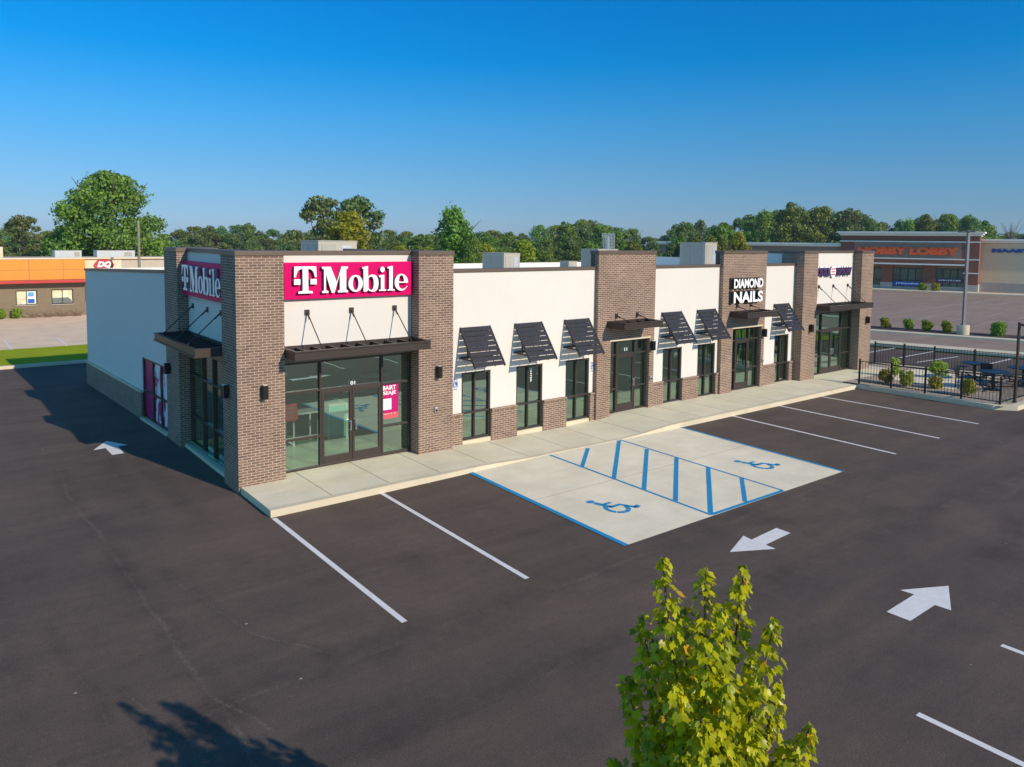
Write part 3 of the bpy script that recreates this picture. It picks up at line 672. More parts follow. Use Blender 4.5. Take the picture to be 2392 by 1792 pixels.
canopy(1.84, .78, (12.04, .249, 3.062), 0, 'small canopy over the single door of the first brick tower', (.42, 1.42), .37)
canopy(2.0, .78, (18.60, .249, 3.062), 0, 'small canopy over the single door below the white letters', (.42, 1.30), .40)
canopy(3.80, .90, (.289, 4.85, 3.062), R(-90), 'shaded side canopy below the side magenta sign', (.45, 1.75, 2.85), .93)
def sunshade(W):
    o = empty('sunshade', (0, 0, 0)); D, H = .76, 1.05; n_ = 8
    d = Vector((0, -D, -H)); L = d.length; u = d/L; nrm = Vector((0, -u.z, u.y)) if False else Vector((0, -H, D)).normalized()*1
    for x in (0, W-.03):
        r = MB(); p0, p1 = Vector((x, 0, H)), Vector((x, -D, 0)); q = nrm*.03
        k = len(r.v)
        for p in (p0, p1):
            for xx in (0, .03):
                for s_ in (-1.2, 1): r.v.append(tuple(p+Vector((xx, 0, 0))+q*s_))
        for f_ in ((0,1,3,2),(4,6,7,5),(0,4,5,1),(2,3,7,6),(1,5,7,3),(0,2,6,4)): r.f.append(tuple(k+i for i in f_)); r.mi.append(0)
        r.build('side_rail', 'shade', o)
    s_ = MB(); sl = L/n_
    for i in range(n_):
        a = Vector((0, 0, H))+u*(sl*i+.012); e = u*(sl*.83)
        k = len(s_.v)
        for p in (a, a+e):
            for xx in (.031, W-.031):
                for q in (0.004, .028): s_.v.append(tuple(p+Vector((xx, 0, 0))+nrm*q))
        for f_ in ((0,1,3,2),(4,6,7,5),(0,4,5,1),(2,3,7,6),(1,5,7,3),(0,2,6,4)): s_.f.append(tuple(k+j for j in f_)); s_.mi.append(0)
    for xx in (W*.36, W*.68): s_.cyl(Vector((xx, 0, H))+nrm*-.012, Vector((xx, -D, 0))+nrm*-.012, .014, n=6)
    s_.build('louvre_slat', 'shade', o)
    b = MB()
    for x in (0.002, W-.028): b.box(x, x+.026, -.62, 0, .16, .20); b.box(x, x+.026, -.40, -.36, .20, .50)
    b.box(0.03, W-.03, -.04, -.002, .16, .21)
    b.build('bracket', 'shade', o); return o
SH = [(6.34, 'first louvred sunshade beside the wide brick pier'), (8.30, 'louvred sunshade over the middle of the three windows beside the magenta sign'), (10.28, 'louvred sunshade touching the left edge of the first brick tower'),
      (14.86, 'louvred sunshade just right of the small canopy on the first tower'), (16.81, 'louvred sunshade just left of the tower with white letters'), (21.70, 'louvred sunshade between the white-lettered tower and the far pier')]
s0 = sunshade(1.06)
for i, (x, lb) in enumerate(SH):
    o = s0 if i == 0 else copy_tree(s0); o.location = (x, .398, 2.35); tag(o, lb, 'sunshade', 'dark louvred sunshades over the windows')
def walllamp():
    o = empty('wall_lamp', (0, 0, 0)); MB().box(-.06, .06, -.165, -.03, -.16, .16).build('housing', 'black', o, bevel=.008); MB().box(-.035, .035, -.03, -.001, -.07, .07).build('back_plate', 'black', o)
    MB().box(-.045, .045, -.15, -.045, .1605, .164).build('lens', 'white_paint', o); MB().box(-.045, .045, -.15, -.045, -.164, -.1605).build('lens', 'white_paint', o); return o
w0 = walllamp()
for i, (x, y, z, rz, lb) in enumerate([(.60, 0, 2.32, 0, 'black box lamp on the sunlit face of the corner brick pier'), (5.36, 0, 2.32, 0, 'black box lamp on the pier right of the magenta sign'),
    (14.20, .25, 2.32, 0, 'black box lamp beside the door of the first brick tower'), (20.80, .25, 2.32, 0, 'black box lamp beside the door under the white letters'),
    (23.79, 0, 2.34, 0, 'black box lamp on the pier left of the purple sign'), (28.52, 0, 2.42, 0, 'black box lamp on the end pier by the patio fence'),
    (0, .60, 2.30, R(-90), 'black box lamp on the shaded face of the corner brick pier'), (0, 5.75, 2.12, R(-90), 'black box lamp on the shaded pier beside the magenta film window')]):
    o = w0 if i == 0 else copy_tree(w0); o.location = (x, y, z); o.rotation_euler = (0, 0, rz); tag(o, lb, 'wall lamp', 'black box lamps on the brick piers')
e0 = empty('outlet_box', (0, 0, 0)); MB().box(-.045, .045, -.05, -.001, -.07, .07).build('box', 'galv', e0, bevel=.006); MB().box(-.03, .03, -.056, -.0505, -.05, .02).build('cover', 'black', e0)
for i, (x, y, z, lb) in enumerate([(5.30, 0, 1.28, 'small dark outlet box low on the pier right of the magenta sign'), (14.20, .25, 1.18, 'small outlet box low beside the first tower door'), (20.80, .25, 1.21, 'small outlet box low beside the door under the white letters')]):
    o = e0 if i == 0 else copy_tree(e0); o.location = (x, y, z); tag(o, lb, 'outlet box', 'outlet boxes on the brick')
for x, lb in ((6.11, 'wheelchair parking sign on the stucco beside the wide pier'), (11.47, 'wheelchair parking sign on the stucco beside the first brick tower')):
    o = empty('parking_sign', (x, .398, 1.62), 0, lb, 'sign', 'wheelchair parking signs on the wall')
    MB().box(0, .19, -.006, -.001, 0, .36).build('plate', 'sign_white', o)
    MB().box(.02, .17, -.009, -.0065, .10, .25).build('blue_square', 'ada_blue', o)
    b = MB()
    for lp in ISA: b.quad([(.035+p[0]*.115, -.0105, .11+p[1]*.125) for p in lp])
    b.build('symbol', 'white_letter', o); label_text('RESERVED', .02, .31, .15, .03, -.007, o, 'blue_letter'); label_text('PARKING', .02, .265, .15, .03, -.007, o, 'blue_letter'); label_text('VAN ACCESS', .03, .03, .13, .035, -.007, o, 'blue_letter')

# ------------------------------------------------------------------ signs
def bz(p0, p1, p2, n=8): return [((1-t)**2*p0[0]+2*t*(1-t)*p1[0]+t*t*p2[0], (1-t)**2*p0[1]+2*t*(1-t)*p1[1]+t*t*p2[1]) for t in [i/n for i in range(n+1)]]
GL = {}
GL['T'] = [[(.0, 1), (1, 1), (1.02, .60), (.93, .60)]+bz((.93, .60), (.90, .90), (.63, .91))+[(.63, .10), (.83, .07), (.83, 0), (.17, 0), (.17, .07), (.37, .10), (.37, .91)]+bz((.37, .91), (.10, .90), (.07, .60))+[(-.02, .60)],
           [(-.02, .33), (.27, .33), (.27, .53), (-.02, .53)], [(.73, .33), (1.02, .33), (1.02, .53), (.73, .53)]]
GL['M'] = [[(0, 1), (.33, 1), (.56, .40), (.75, 1), (1, 1), (1, .93), (.93, .90), (.93, .10), (1, .07), (1, 0), (.60, 0), (.60, .07), (.68, .10), (.68, .70), (.47, 0), (.36, 0), (.145, .72), (.145, .10), (.24, .07), (.24, 0), (0, 0), (0, .07), (.075, .10), (.075, .90), (0, .93)]]
GL['o'] = [arc(.5, .5, .5, .52, 0, 350, 36), arc(.5, .5, .20, .42, 0, 350, 36)]
GL['b'] = [[(.0, 1.48), (.36, 1.55), (.36, .90)]+bz((.36, .90), (.50, 1.03), (.66, 1.03))+bz((.66, 1.03), (1.02, 1.0), (1.02, .5))+bz((1.02, .5), (1.02, -.02), (.66, -.03))+bz((.66, -.03), (.46, -.02), (.36, .12))+[(.30, 0), (.08, 0), (.08, 1.40), (0, 1.38)],
           bz((.38, .78), (.46, .92), (.58, .90))+bz((.58, .90), (.72, .86), (.72, .5))+bz((.72, .5), (.72, .12), (.58, .08))+bz((.58, .08), (.46, .06), (.38, .22))]
GL['i'] = [[(.0, .96), (.72, 1.0), (.72, .10), (1, .07), (1, 0), (0, 0), (0, .07), (.25, .10), (.25, .84), (0, .86)], arc(.48, 1.33, .30, .17, 0, 345, 22)]
GL['l'] = [[(.0, 1.48), (.72, 1.54), (.72, .10), (1, .07), (1, 0), (0, 0), (0, .07), (.25, .10), (.25, 1.38), (0, 1.38)]]
GL['e'] = [arc(.5, .5, .5, .53, 0, 300, 30)[::-1][:0]+[(1.0, .46)]+arc(.5, .5, .5, .53, 0, 300, 34)+[(.97, .24), (.90, .26)]+bz((.90, .24), (.76, .07), (.56, .08))+bz((.56, .08), (.29, .12), (.30, .46)),
           [(.31, .54), (.70, .54)]+bz((.70, .54), (.70, .95), (.50, .95))+bz((.50, .95), (.31, .93), (.31, .54))]
LAY = [('T', 1.447, 1.995, 4.545, 5.195), ('M', 2.145, 2.832, 4.54, 5.18), ('o', 2.842, 3.240, 4.55, 4.955), ('b', 3.222, 3.672, 4.54, 4.955), ('i', 3.695, 3.905, 4.54, 4.955), ('l', 3.940, 4.150, 4.54, 4.955), ('e', 4.150, 4.545, 4.54, 4.955)]
def tm_sign(loc, rz, label):
    o = empty('shop_sign', loc, rz, label, 'shop sign')
    MB().box(0, 3.50, -.12, -.001, 0, .885).build('sign_board', 'magenta', o, bevel=.01)
    for g_, x0, x1, z0, z1 in LAY:
        lp = [[(p[0]*(x1-x0), p[1]*(z1-z0)) for p in l] for l in GL[g_]]
        me = loops_mesh('letter', lp, .09, ['white_letter', 'letter_side'])
        put('letter', me, o, (x0-1.235, -.176, z0-4.40))
    return o
tm_sign((1.235, .399, 4.40), 0, 'large magenta sign with white serif letters on the sunlit front')
s_ = tm_sign((.289, 4.85, 4.28), R(-90), 'magenta sign with white serif letters on the shaded side wall'); s_.scale = (1.07, 1, 1.06)
def word_sign(words_, loc, rz, label, mats, side, depth=.10, off=.02):
    o = empty('shop_sign', loc, rz, label, 'shop sign')
    for body, x0, z0, w_, h_ in words_: put('lettering', text_mesh('lettering', body, w_, h_, depth, [mats, side], off), o, (x0, -.001, z0))
    return o
o = word_sign([('DIAMOND', 0, .56, 1.87, .36), ('NAILS', 0, 0, 1.87, .43)], (18.56, .225, 3.59), 0, 'white block letters in two lines on the second brick tower', 'white_letter', 'black_letter', .12, .035)
for body_, z_, h_ in (('DIAMOND', .53, .42), ('NAILS', -.03, .49)): put('letter_outline', text_mesh('letter_outline', body_, 1.93, h_, .06, ['black_letter', 'black_letter'], .085), o, (-.05, .01, z_))
for c_ in o.children:
    if c_.name.startswith('lettering'): c_.location.y = -.04
o = word_sign([('EDIXL', 0, .05, 1.38, .36), ('SPAW', 1.86, .05, 1.30, .36)], (24.42, .35, 4.42), 0, 'purple letters with a red and white round emblem at the far end', 'purple', 'purple', .07, .055)
put('letter_outline', text_mesh('letter_outline', 'EDIXL', 1.46, .46, .03, ['white_letter', 'letter_side'], .075), o, (-.04, .045, .0)); put('letter_outline', text_mesh('letter_outline', 'SPAW', 1.38, .46, .03, ['white_letter', 'letter_side'], .075), o, (1.82, .045, .0))
put('emblem', loops_mesh('emblem', [arc(.2, .22, .22, .25, 0, 350, 28)], .08, ['white_letter', 'letter_side']), o, (1.42, 0, .0))
b = MB()
for z0 in (.08, .20, .32): b.box(1.46, 1.78, -.046, -.041, z0, z0+.055)
b.build('emblem_stripe', plain('red_pink_print', (.55, .05, .10), .5), o)

# ------------------------------------------------------------------ rooftop units
def unit(loc, W, D, H, label, grille=True, curb=.18, red=False):
    o = empty('rooftop_unit', loc, 0, label, 'rooftop unit', 'air units on the flat roof')
    MB().box(.05, W-.05, .05, D-.05, 0, curb).build('roof_curb', 'roof', o)
    MB().box(0, W, 0, D, curb, H).build('cabinet', 'unit', o, bevel=.015)
    MB().box(-.015, W+.015, -.015, D+.015, H, H+.03).build('lid', 'unit', o)
    b = MB(); b.box(W*.08, W*.45, -.012, 0, curb+.12, H-.1); b.box(-.012, 0, D*.12, D*.5, curb+.12, H-.1); b.box(-.012, 0, D*.56, D*.9, curb+.12, H-.1)
    if grille: b.build('louvre_panel', 'unit_grey', o)
    MB().box(W*.6, W*.85, -.01, 0, curb+.3, H-.15).build('access_door', 'galv' if not red else 'white_paint', o, bevel=.004)
    MB().box(W*.05, W*.16, -.03, -.012, curb+.02, curb+.14).build('junction_box', 'galv', o)
    return o
unit((5.55, 8.1, 4.20), 1.5, 1.55, 1.56, 'beige air unit behind the top of the magenta sign bay')
unit((13.80, 8.1, 4.20), .86, 1.55, 1.10, 'beige and grey air unit behind the three-window wall')
unit((17.2, 7.8, 4.20), .5, .6, .74, 'smallest low air unit just left of the first brick tower', curb=.08)
unit((19.2, 8.0, 4.20), 1.3, 1.15, 1.28, 'grey air unit half hidden behind the first brick tower')
unit((27.05, 8.0, 4.20), 1.0, 1.7, 1.64, 'tallest air unit, beige, just left of the white-lettered tower', curb=.26)
o = empty('mesh_flue', (19.85, 8.0, 4.20), 0, 'tall thin metal flue standing behind the first brick tower', 'flue'); f = MB()
for i in range(5):
    for j in range(5):
        if i in (0, 4) or j in (0, 4): f.box(i*.10, i*.10+.02, j*.10, j*.10+.02, 0, 2.05)
for k in range(15): f.box(0, .42, 0, .01, .14*k, .14*k+.012); f.box(0, .42, .41, .42, .14*k, .14*k+.012); f.box(0, .01, .01, .41, .14*k, .14*k+.012)
f.build('mesh_cage', 'galv', o); MB().cyl((.21, .21, 0), (.21, .21, 1.9), .09, n=12).build('pipe', 'galv', o)
vt = empty('vent_pipe', (7.6, 5.0, 4.6)); MB().tube([(0, 0, 0), (0, 0, .86), (.03, 0, .92), (.10, 0, .93), (.12, 0, .88)], [.03]*5, 8).build('pipe', 'galv', vt)
MB().cyl((0, 0, 0), (0, 0, .05), .08, n=12).build('flashing', 'roof', vt)
for i, (x, y, lb) in enumerate([(7.75, 4.2, 'curved vent pipe on the roof nearest the wide pier'), (9.0, 5.6, 'curved vent pipe on the roof left of the beige air unit')]):
    o = vt if i == 0 else copy_tree(vt); o.location = (x, y, 4.20); tag(o, lb, 'vent pipe', 'vent pipes on the roof')

# ------------------------------------------------------------------ patio, fence
struct(poly_sheet('patio', [(24.62, -7.05), (32.3, -7.1), (30.4, .45), (29.61, .45), (29.61, -1.11), (24.62, -1.11)], 0.150, 'gravel'))
b = MB(); ring = [(24.36, -1.86), (24.58, -6.75), (25.1, -7.35), (33.2, -7.45), (30.7, .6)]
inner = [(24.66, -1.8), (24.86, -6.65), (25.25, -7.08), (32.8, -7.15), (30.4, .6)]
for i in range(4):
    a, c_, d, e = ring[i], ring[i+1], inner[i+1], inner[i]
    b.quad([(*a, .17), (*c_, .17), (*d, .17), (*e, .17)]); b.quad([(*a, -.01), (*c_, -.01), (*c_, .17), (*a, .17)]); b.quad([(*e, .15), (*d, .15), (*d, .17), (*e, .17)])
struct(b.build('curb', 'curb'))
def paving(name, pts): struct(poly_sheet(name, pts, .155, 'pad'))
paving('patio_path', [(26.6, -4.6), (31.2, -4.4), (30.5, -1.4), (26.9, -1.4)])
def fence(pts, H, label, npost):
    o = empty('metal_fence', (0, 0, 0), 0, label, 'fence', 'black picket fences round the patio')
    seg = []; 
    for p, q in zip(pts, pts[1:]): seg.append((Vector((*p, 0)), Vector((*q, 0))))
    rails = MB(); pk = MB()
    for (p, q) in seg:
        L = (q-p).length; d = (q-p)/L; n_ = Vector((-d.y, d.x, 0))
        for z0 in (.25, H-.05):
            k = len(rails.v)
            for s_ in (p, q):
                for e in (-.015, .015):
                    for z in (z0, z0+.03): rails.v.append((s_.x+n_.x*e, s_.y+n_.y*e, z))
            for f_ in ((0,1,3,2),(4,6,7,5),(0,4,5,1),(2,3,7,6),(1,5,7,3),(0,2,6,4)): rails.f.append(tuple(k+i for i in f_)); rails.mi.append(0)
        m_ = int(L/.115)
        for i in range(1, m_): c_ = p+d*(L*i/m_); pk.cyl((c_.x, c_.y, .22), (c_.x, c_.y, H), .009, n=4)
        m2 = max(1, round(L/1.28))
        for i in range(m2+1):
            if i == 0 and (p, q) != seg[0]: continue
            c_ = p+d*(L*i/m2); MB().box(c_.x-.03, c_.x+.03, c_.y-.03, c_.y+.03, .15, H+.06).build('post', 'fence', o)
    rails.build('rail', 'fence', o); pk.build('picket', 'fence', o)
    return o
fence([(24.70, -1.75), (24.86, -6.86), (33.0, -7.05)], 1.12, 'low black picket fence along the parking bays and round the patio corner', 4)
fence([(30.35, .42), (31.0, -2.0), (32.0, -5.0), (32.5, -6.9)], 1.18, 'black picket fence on the far side of the patio', 4)

# ------------------------------------------------------------------ foliage builders
def leaf_cloud(name, centers, radii, n_per, size, mat, seed, flat=0.0, up=0.15, jag=1.0, shape='quad', yellow=0.0):
    rg = np.random.default_rng(seed)
    C_ = np.repeat(np.array(centers), n_per, 0); Rr = np.repeat(np.array(radii), n_per, 0)
    if Rr.ndim == 1: Rr = np.stack([Rr]*3, 1)
    n_ = len(C_)
    d = rg.normal(size=(n_, 3)); d /= np.linalg.norm(d, axis=1)[:, None]
    rad = rg.uniform(0.45, 1.0, n_)**0.6*(1+jag*rg.normal(size=n_)*.10)
    P = C_+d*Rr*rad[:, None]
    nr = d*0.9+rg.normal(size=(n_, 3))*.75; nr[:, 2] += up; nr /= np.linalg.norm(nr, axis=1)[:, None]
    a = np.cross(nr, rg.normal(size=(n_, 3))); a /= np.linalg.norm(a, axis=1)[:, None]; bb = np.cross(nr, a)
    s_ = size*rg.uniform(.55, 1.35, n_)
    base = np.repeat(rg.uniform(0, 1, len(centers)), n_per); tone = np.clip(base*.45+rg.uniform(0, .55, n_), 0, 1)
    q = np.array([(-.5, 0), (0, -.38), (.5, 0), (0, .38)])
    V = (P[:, None, :]+s_[:, None, None]*(q[None, :, :1]*a[:, None, :]+q[None, :, 1:]*bb[:, None, :]))
    V[:, 0] += nr*s_[:, None]*.12; V[:, 2] += nr*s_[:, None]*.12
    return np_mesh(name, V.reshape(-1, 3), np.arange(n_*4).reshape(-1, 4), mat, np.repeat(tone, 4))
def np_mesh(name, V, Fc, mat, tone):
    me = bpy.data.meshes.new(name); k = Fc.shape[1]; nf = len(Fc)
    me.vertices.add(len(V)); me.vertices.foreach_set('co', V.astype(np.float32).ravel())
    me.loops.add(nf*k); me.loops.foreach_set('vertex_index', Fc.astype(np.int32).ravel())
    me.polygons.add(nf); me.polygons.foreach_set('loop_start', np.arange(0, nf*k, k, dtype=np.int32)); me.polygons.foreach_set('loop_total', np.full(nf, k, dtype=np.int32))
    me.update(); me.validate()
    at = me.attributes.new('tone', 'FLOAT', 'POINT'); at.data.foreach_set('value', tone.astype(np.float32))
    me.materials.append(M[mat]); return me
def blob_centers(seed, H, W, base, n_, vert=.85, cone=0.0):
    rg = random.Random(seed); out = []; rad = []
    while len(out) < n_:
        z = rg.uniform(0, 1); prof = math.sin(math.pi*min(1, (z*.86+.12)))**.65*(1-cone*z)
        r = W/2*prof*math.sqrt(rg.uniform(.15, 1)); a = rg.uniform(0, 2*math.pi)
        cr = W*rg.choice((rg.uniform(.06, .10), rg.uniform(.10, .17)))
        out.append((r*math.cos(a)*.88, r*math.sin(a)*.88, base+(H-base-cr)*z*1.0+cr*.2)); rad.append((cr*1.18, cr*1.18, cr*vert))
    return out, rad
def make_trunk(H, W, seed, base):
    rg = random.Random(seed); b = MB(); r0 = H*.022+.05
    pts = [(0, 0, -.1)]; 
    for i in range(1, 6): pts.append((rg.uniform(-.03, .03)*H*i/5, rg.uniform(-.03, .03)*H*i/5, H*.78*i/5))
    b.tube(pts, [r0*(1-.16*i) for i in range(6)], 8)
    for k in range(9):
        i = rg.choice((2, 3, 4)); p = Vector(pts[i]); a = rg.uniform(0, 6.28); L = W*rg.uniform(.22, .40)
        m_ = p+Vector((math.cos(a)*L*.5, math.sin(a)*L*.5, L*.35)); e = p+Vector((math.cos(a)*L, math.sin(a)*L, L*.9))
        b.tube([p, m_, e], [r0*.4, r0*.26, r0*.08], 6)
    return b.mesh('trunk', ['bark'], True)
PROTO = {}
def proto(key, H, W, base, ncl, nper, size, mat, seed, vert=.85, cone=0.0):
    c_, r_ = blob_centers(seed, H, W, base, ncl, vert, cone)
    PROTO[key] = (leaf_cloud('crown', c_, r_, nper, size, mat, seed), make_trunk(H, W, seed, base))
def plant_tree(key, x, y, s, label, group=None, rz=0, sz=None, name='tree', z=-.05, cat='tree'):
    o = empty(name, (x, y, z), rz, label, cat, group); o.scale = (s, s, sz or s)
    for nm, me in zip(('crown', 'trunk'), PROTO[key]):
        c_ = bpy.data.objects.new(nm, me); C.objects.link(c_); c_.parent = o
    return o
for k_, (mat, W) in enumerate((('leaf_tree', 8.5), ('leaf_tree_blue', 9.5), ('leaf_tree', 7.0), ('leaf_bright', 6.0), ('leaf_tree_blue', 7.5), ('leaf_tree', 10))):
    proto('t%d' % k_, 10.0, W, .5, 64, 110, .36, mat, 20+k_, (.8, .65, 1.25, 1.0, 1.1, .75)[k_], (.1, 0, .55, .15, .4, 0)[k_])
def pix(u, v, dist):
    return CAM + (F + R2*((u-1196)/1775.2475) - U2*((v-695.4478)/1775.2475))*dist
def treeat(u, vtop, dist, key, label, width=None, group='trees along the skyline', **k):
    """ground position below the direction of a skyline tree, its height from its top"""
    p = pix(u, vtop, dist); H = p.z+.05; s = H/10.0
    o = plant_tree(key, p.x, p.y, s, label, group, **k)
    if width:
        wpx = width/1775.2475*dist; sx = wpx/{'t0': 8.5, 't1': 9.5, 't2': 7, 't3': 6, 't4': 7.5, 't5': 10, 'big': 10.5}[key]; o.scale = (sx, sx, s)
    return o
# big near-left tree: denser
proto('big', 10.0, 10.5, .5, 130, 230, .24, 'leaf_tree', 77, .6, .22)
treeat(252, 392, 72, 'big', 'tallest broad green tree standing behind the orange restaurant', 290, None)
treeat(50, 498, 88, 't1', 'rounded grey-green tree left of the tallest tree', 135, None, rz=1)
treeat(140, 528, 80, 't0', 'lower bright green tree between the rounded tree and the tallest one', 120, None, rz=2.2)
treeat(750, 452, 84, 't1', 'open-crowned grey tree above the roof unit on the magenta sign bay', 180, None, rz=.5)
treeat(832, 452, 86, 't1', 'thin-crowned tree leaning right beside the yellow-green tree', 190, None, rz=2.5)
treeat(812, 492, 76, 't3', 'bright yellow-green tree in front of the open-crowned trees', 150, None, rz=.4)
treeat(1063, 484, 78, 't2', 'tall narrow tree above the wide brick pier', 160, None, rz=1.4)
treeat(1105, 545, 76, 't0', 'small tree at the foot of the tall narrow tree', 70, None, rz=1.9)
def run(u0, u1, du, vf, dist, keys, lab, w_, seed):
    rg = random.Random(seed); u = u0; k = 0
    while u < u1:
        treeat(u, vf(u)+rg.uniform(-11, 9), dist*rg.uniform(.93, 1.07), rg.choice(keys), lab, w_*rg.uniform(.8, 1.3), 'skyline: '+lab.replace('one of the ', ''), rz=rg.uniform(0, 6))
        u += du*rg.uniform(.75, 1.25)
def prof(u):
    P_ = [(-60, 540), (100, 545), (380, 556), (430, 534), (560, 530), (680, 545), (900, 548), (935, 536), (1010, 550), (1130, 536), (1170, 548), (1240, 540), (1300, 526), (1380, 522), (1460, 534), (1500, 545), (1560, 546), (1600, 520), (1700, 522), (1760, 500), (1850, 500), (2040, 520), (2090, 530), (2150, 520), (2300, 530), (2340, 548), (2460, 540)]
    for (a, ya), (c_, yb_) in zip(P_, P_[1:]):
        if a <= u <= c_: return ya+(yb_-ya)*(u-a)/(c_-a)
    return 545
run(-80, 2460, 31, lambda u: prof(u)-3, 175, ['t0', 't1', 't4', 't5', 't5'], 'one of the far green trees in the continuous treeline along the horizon', 84, 1)
run(380, 1600, 42, lambda u: prof(u)+12+8*math.sin(u*.031), 128, ['t0', 't2', 't4', 't1'], 'one of the middle-distance trees in front of the treeline behind the shops', 80, 2)
run(880, 1580, 52, lambda u: prof(u)+33+8*math.sin(u*.05), 96, ['t0', 't2', 't4', 't3', 't0'], 'one of the lower nearer trees seen just over the flat roof', 78, 3)
run(1590, 1735, 38, lambda u: prof(u)+30+6*math.sin(u*.07), 100, ['t0', 't2', 't4', 't3'], 'one of the lower trees at the foot of the tall clump behind the far shops', 84, 5)
run(1770, 2040, 34, lambda u: 482+abs(u-1890)*.14, 158, ['t5', 't0', 't4'], 'one of the close-set trees filling the tall clump', 115, 6)
run(2105, 2310, 32, lambda u: 503+abs(u-2200)*.12, 165, ['t5', 't0', 't1'], 'one of the close-set trees above the brown store', 88, 7)
treeat(1600, 514, 104, 't1', 'grey-topped tree above the tallest air unit', 80, None, rz=.2); treeat(1690, 520, 100, 't0', 'rounded green tree right of the tallest air unit', 105, None, rz=4)
treeat(1785, 492, 150, 't2', 'dark leftmost tree of the tall clump above the white-lettered tower', 90, None, rz=3)
treeat(1850, 472, 150, 't0', 'highest tree of the tall clump above the white-lettered tower', 120, None, rz=1)
treeat(1920, 478, 152, 't5', 'broad middle tree of the tall clump behind the far shops', 120, None, rz=2)
treeat(1985, 486, 150, 't4', 'loose-crowned right tree of the tall clump', 100, None, rz=5)
treeat(2030, 505, 152, 't1', 'shorter tree at the right end of the tall clump', 80, None, rz=1.1)
treeat(1725, 540, 96, 't3', 'small olive tree in front of the tall clump', 70, None, rz=1.1); treeat(1690, 550, 94, 't2', 'small pointed tree in front of the tall clump', 60, None, rz=.1)
for i, (u, v, w_, lb) in enumerate([(2125, 512, 60, 'dark narrow tree left of those above the brown store'), (2165, 500, 80, 'first full tree above the brown store'), (2215, 496, 90, 'broadest tree above the brown store'), (2265, 498, 80, 'olive tree above the right of the brown store')]):
    treeat(u, v, 150, ['t2', 't0', 't5', 't1'][i], lb, w_, None, rz=i*1.3)
# bare tree far right
p = pix(2365, 500, 150); o = empty('bare_tree', (p.x, p.y, -.05), 0, 'leafless pale tree at the right edge behind the tan store', 'tree'); rg = random.Random(9); b = MB(); c2 = MB()
b.tube([(0, 0, 0), (0, 0, 3.5), (.1, 0, 7)], [.22, .16, .08], 6)
for k in range(70):
    z0 = rg.uniform(3, 8); a = rg.uniform(0, 6.28); L = rg.uniform(1.5, 4.2); e = Vector((math.cos(a)*L*.55, math.sin(a)*L*.55, z0+L*.95)); e.z = min(e.z, 12.3)
    c2.tube([(0, 0, z0), tuple(Vector((0, 0, z0)).lerp(e, .5)+Vector((rg.uniform(-.2, .2), 0, .1))), tuple(e)], [.06, .045, .02], 4)
b.build('trunk', 'bare', o); c2.build('branch', 'bare', o)
# trees behind the camera (seen only mirrored in the glass)
for i, (x, y) in enumerate([(-30, -66), (-8, -64), (16, -70), (38, -62), (58, -72), (80, -60)]):
    plant_tree(['t0', 't5', 't1', 't4'][i % 4], x, y, 1.1, 'green tree across the road behind the viewpoint', 'trees across the road', rz=i)

# bushes
def bush_mesh(seed, size, mat, n_=26, r=.5):
    rg = random.Random(seed); cs, rs = [], []
    for _ in range(n_):
        a, z = rg.uniform(0, 6.28), rg.uniform(.05, .85); q = r*.62*math.sqrt(max(0, 1-(z*1.25-.6)**2))*rg.uniform(.4, 1)
        cs.append((q*math.cos(a), q*math.sin(a), .12+z*r*1.45)); rs.append(r*rg.uniform(.28, .40))
    return leaf_cloud('leaves', cs, rs, 85, size, mat, seed, up=.3)
def bush(x, y, r, label, group, mat='leaf_bush', seed=1, z=.1, sz=1.0, size=.09):
    o = empty('shrub', (x, y, z), 0, label, 'shrub', group)
    me = bush_mesh(seed, size, mat, r=r); c_ = bpy.data.objects.new('leaves', me); C.objects.link(c_); c_.parent = o; c_.scale = (1, 1, sz)
    st = MB(); rg = random.Random(seed)
    for _ in range(6): a = rg.uniform(0, 6.28); st.cyl((0, 0, 0), (math.cos(a)*r*.5, math.sin(a)*r*.5, r*.8), .02, .008, 5)
    st.build('stem', 'bark', o); return o
for i, (x, y, r, lb) in enumerate([(46.9, 7.9, .44, 'round shrub in the mulch bed closest to the end pier'), (47.3, 6.55, .43, 'second round shrub from the end pier in the mulch bed'), (47.7, 5.5, .44, 'third round shrub from the end pier in the mulch bed'), (48.0, 4.4, .46, 'round shrub just left of the tall lamp base'), (48.6, 1.5, .60, 'largest shrub, right of the tall lamp base'), (49.2, -1.2, .6, 'round shrub at the right end of the mulch bed')]):
    bush(x, y, r, lb, 'round shrubs in the mulch bed', 'leaf_bush', 40+i, .1, .95)
for i, (x, y, r, sz, lb) in enumerate([(25.75, -2.35, .40, .85, 'lime shrub inside the fence corner nearest the sidewalk'), (25.75, -3.15, .37, .95, 'lime shrub by the second fence post'), (27.6, -1.85, .22, 1.8, 'narrow upright lime shrub by the patio'), (26.3, -4.1, .36, .75, 'spreading lime shrub in the middle of the front fence'), (28.8, -3.1, .42, 1.0, 'rounded taller lime shrub beside the patio seats'), (25.8, -5.45, .38, .95, 'lime shrub nearest the fence corner on the right')]):
    bush(x, y, r, lb, 'lime shrubs behind the patio fence', 'leaf_yel', 60+i, .14, sz, .075)
for i, (x, y, lb) in enumerate([(-1.15, 46.0, 'dark clipped shrub at the left photo edge by the orange restaurant'), (-.15, 46.0, 'dark clipped shrub below the restaurant window')]): bush(x, y, .42, lb, 'clipped shrubs by the restaurant', 'leaf_bush', 80+i, 0, .95)
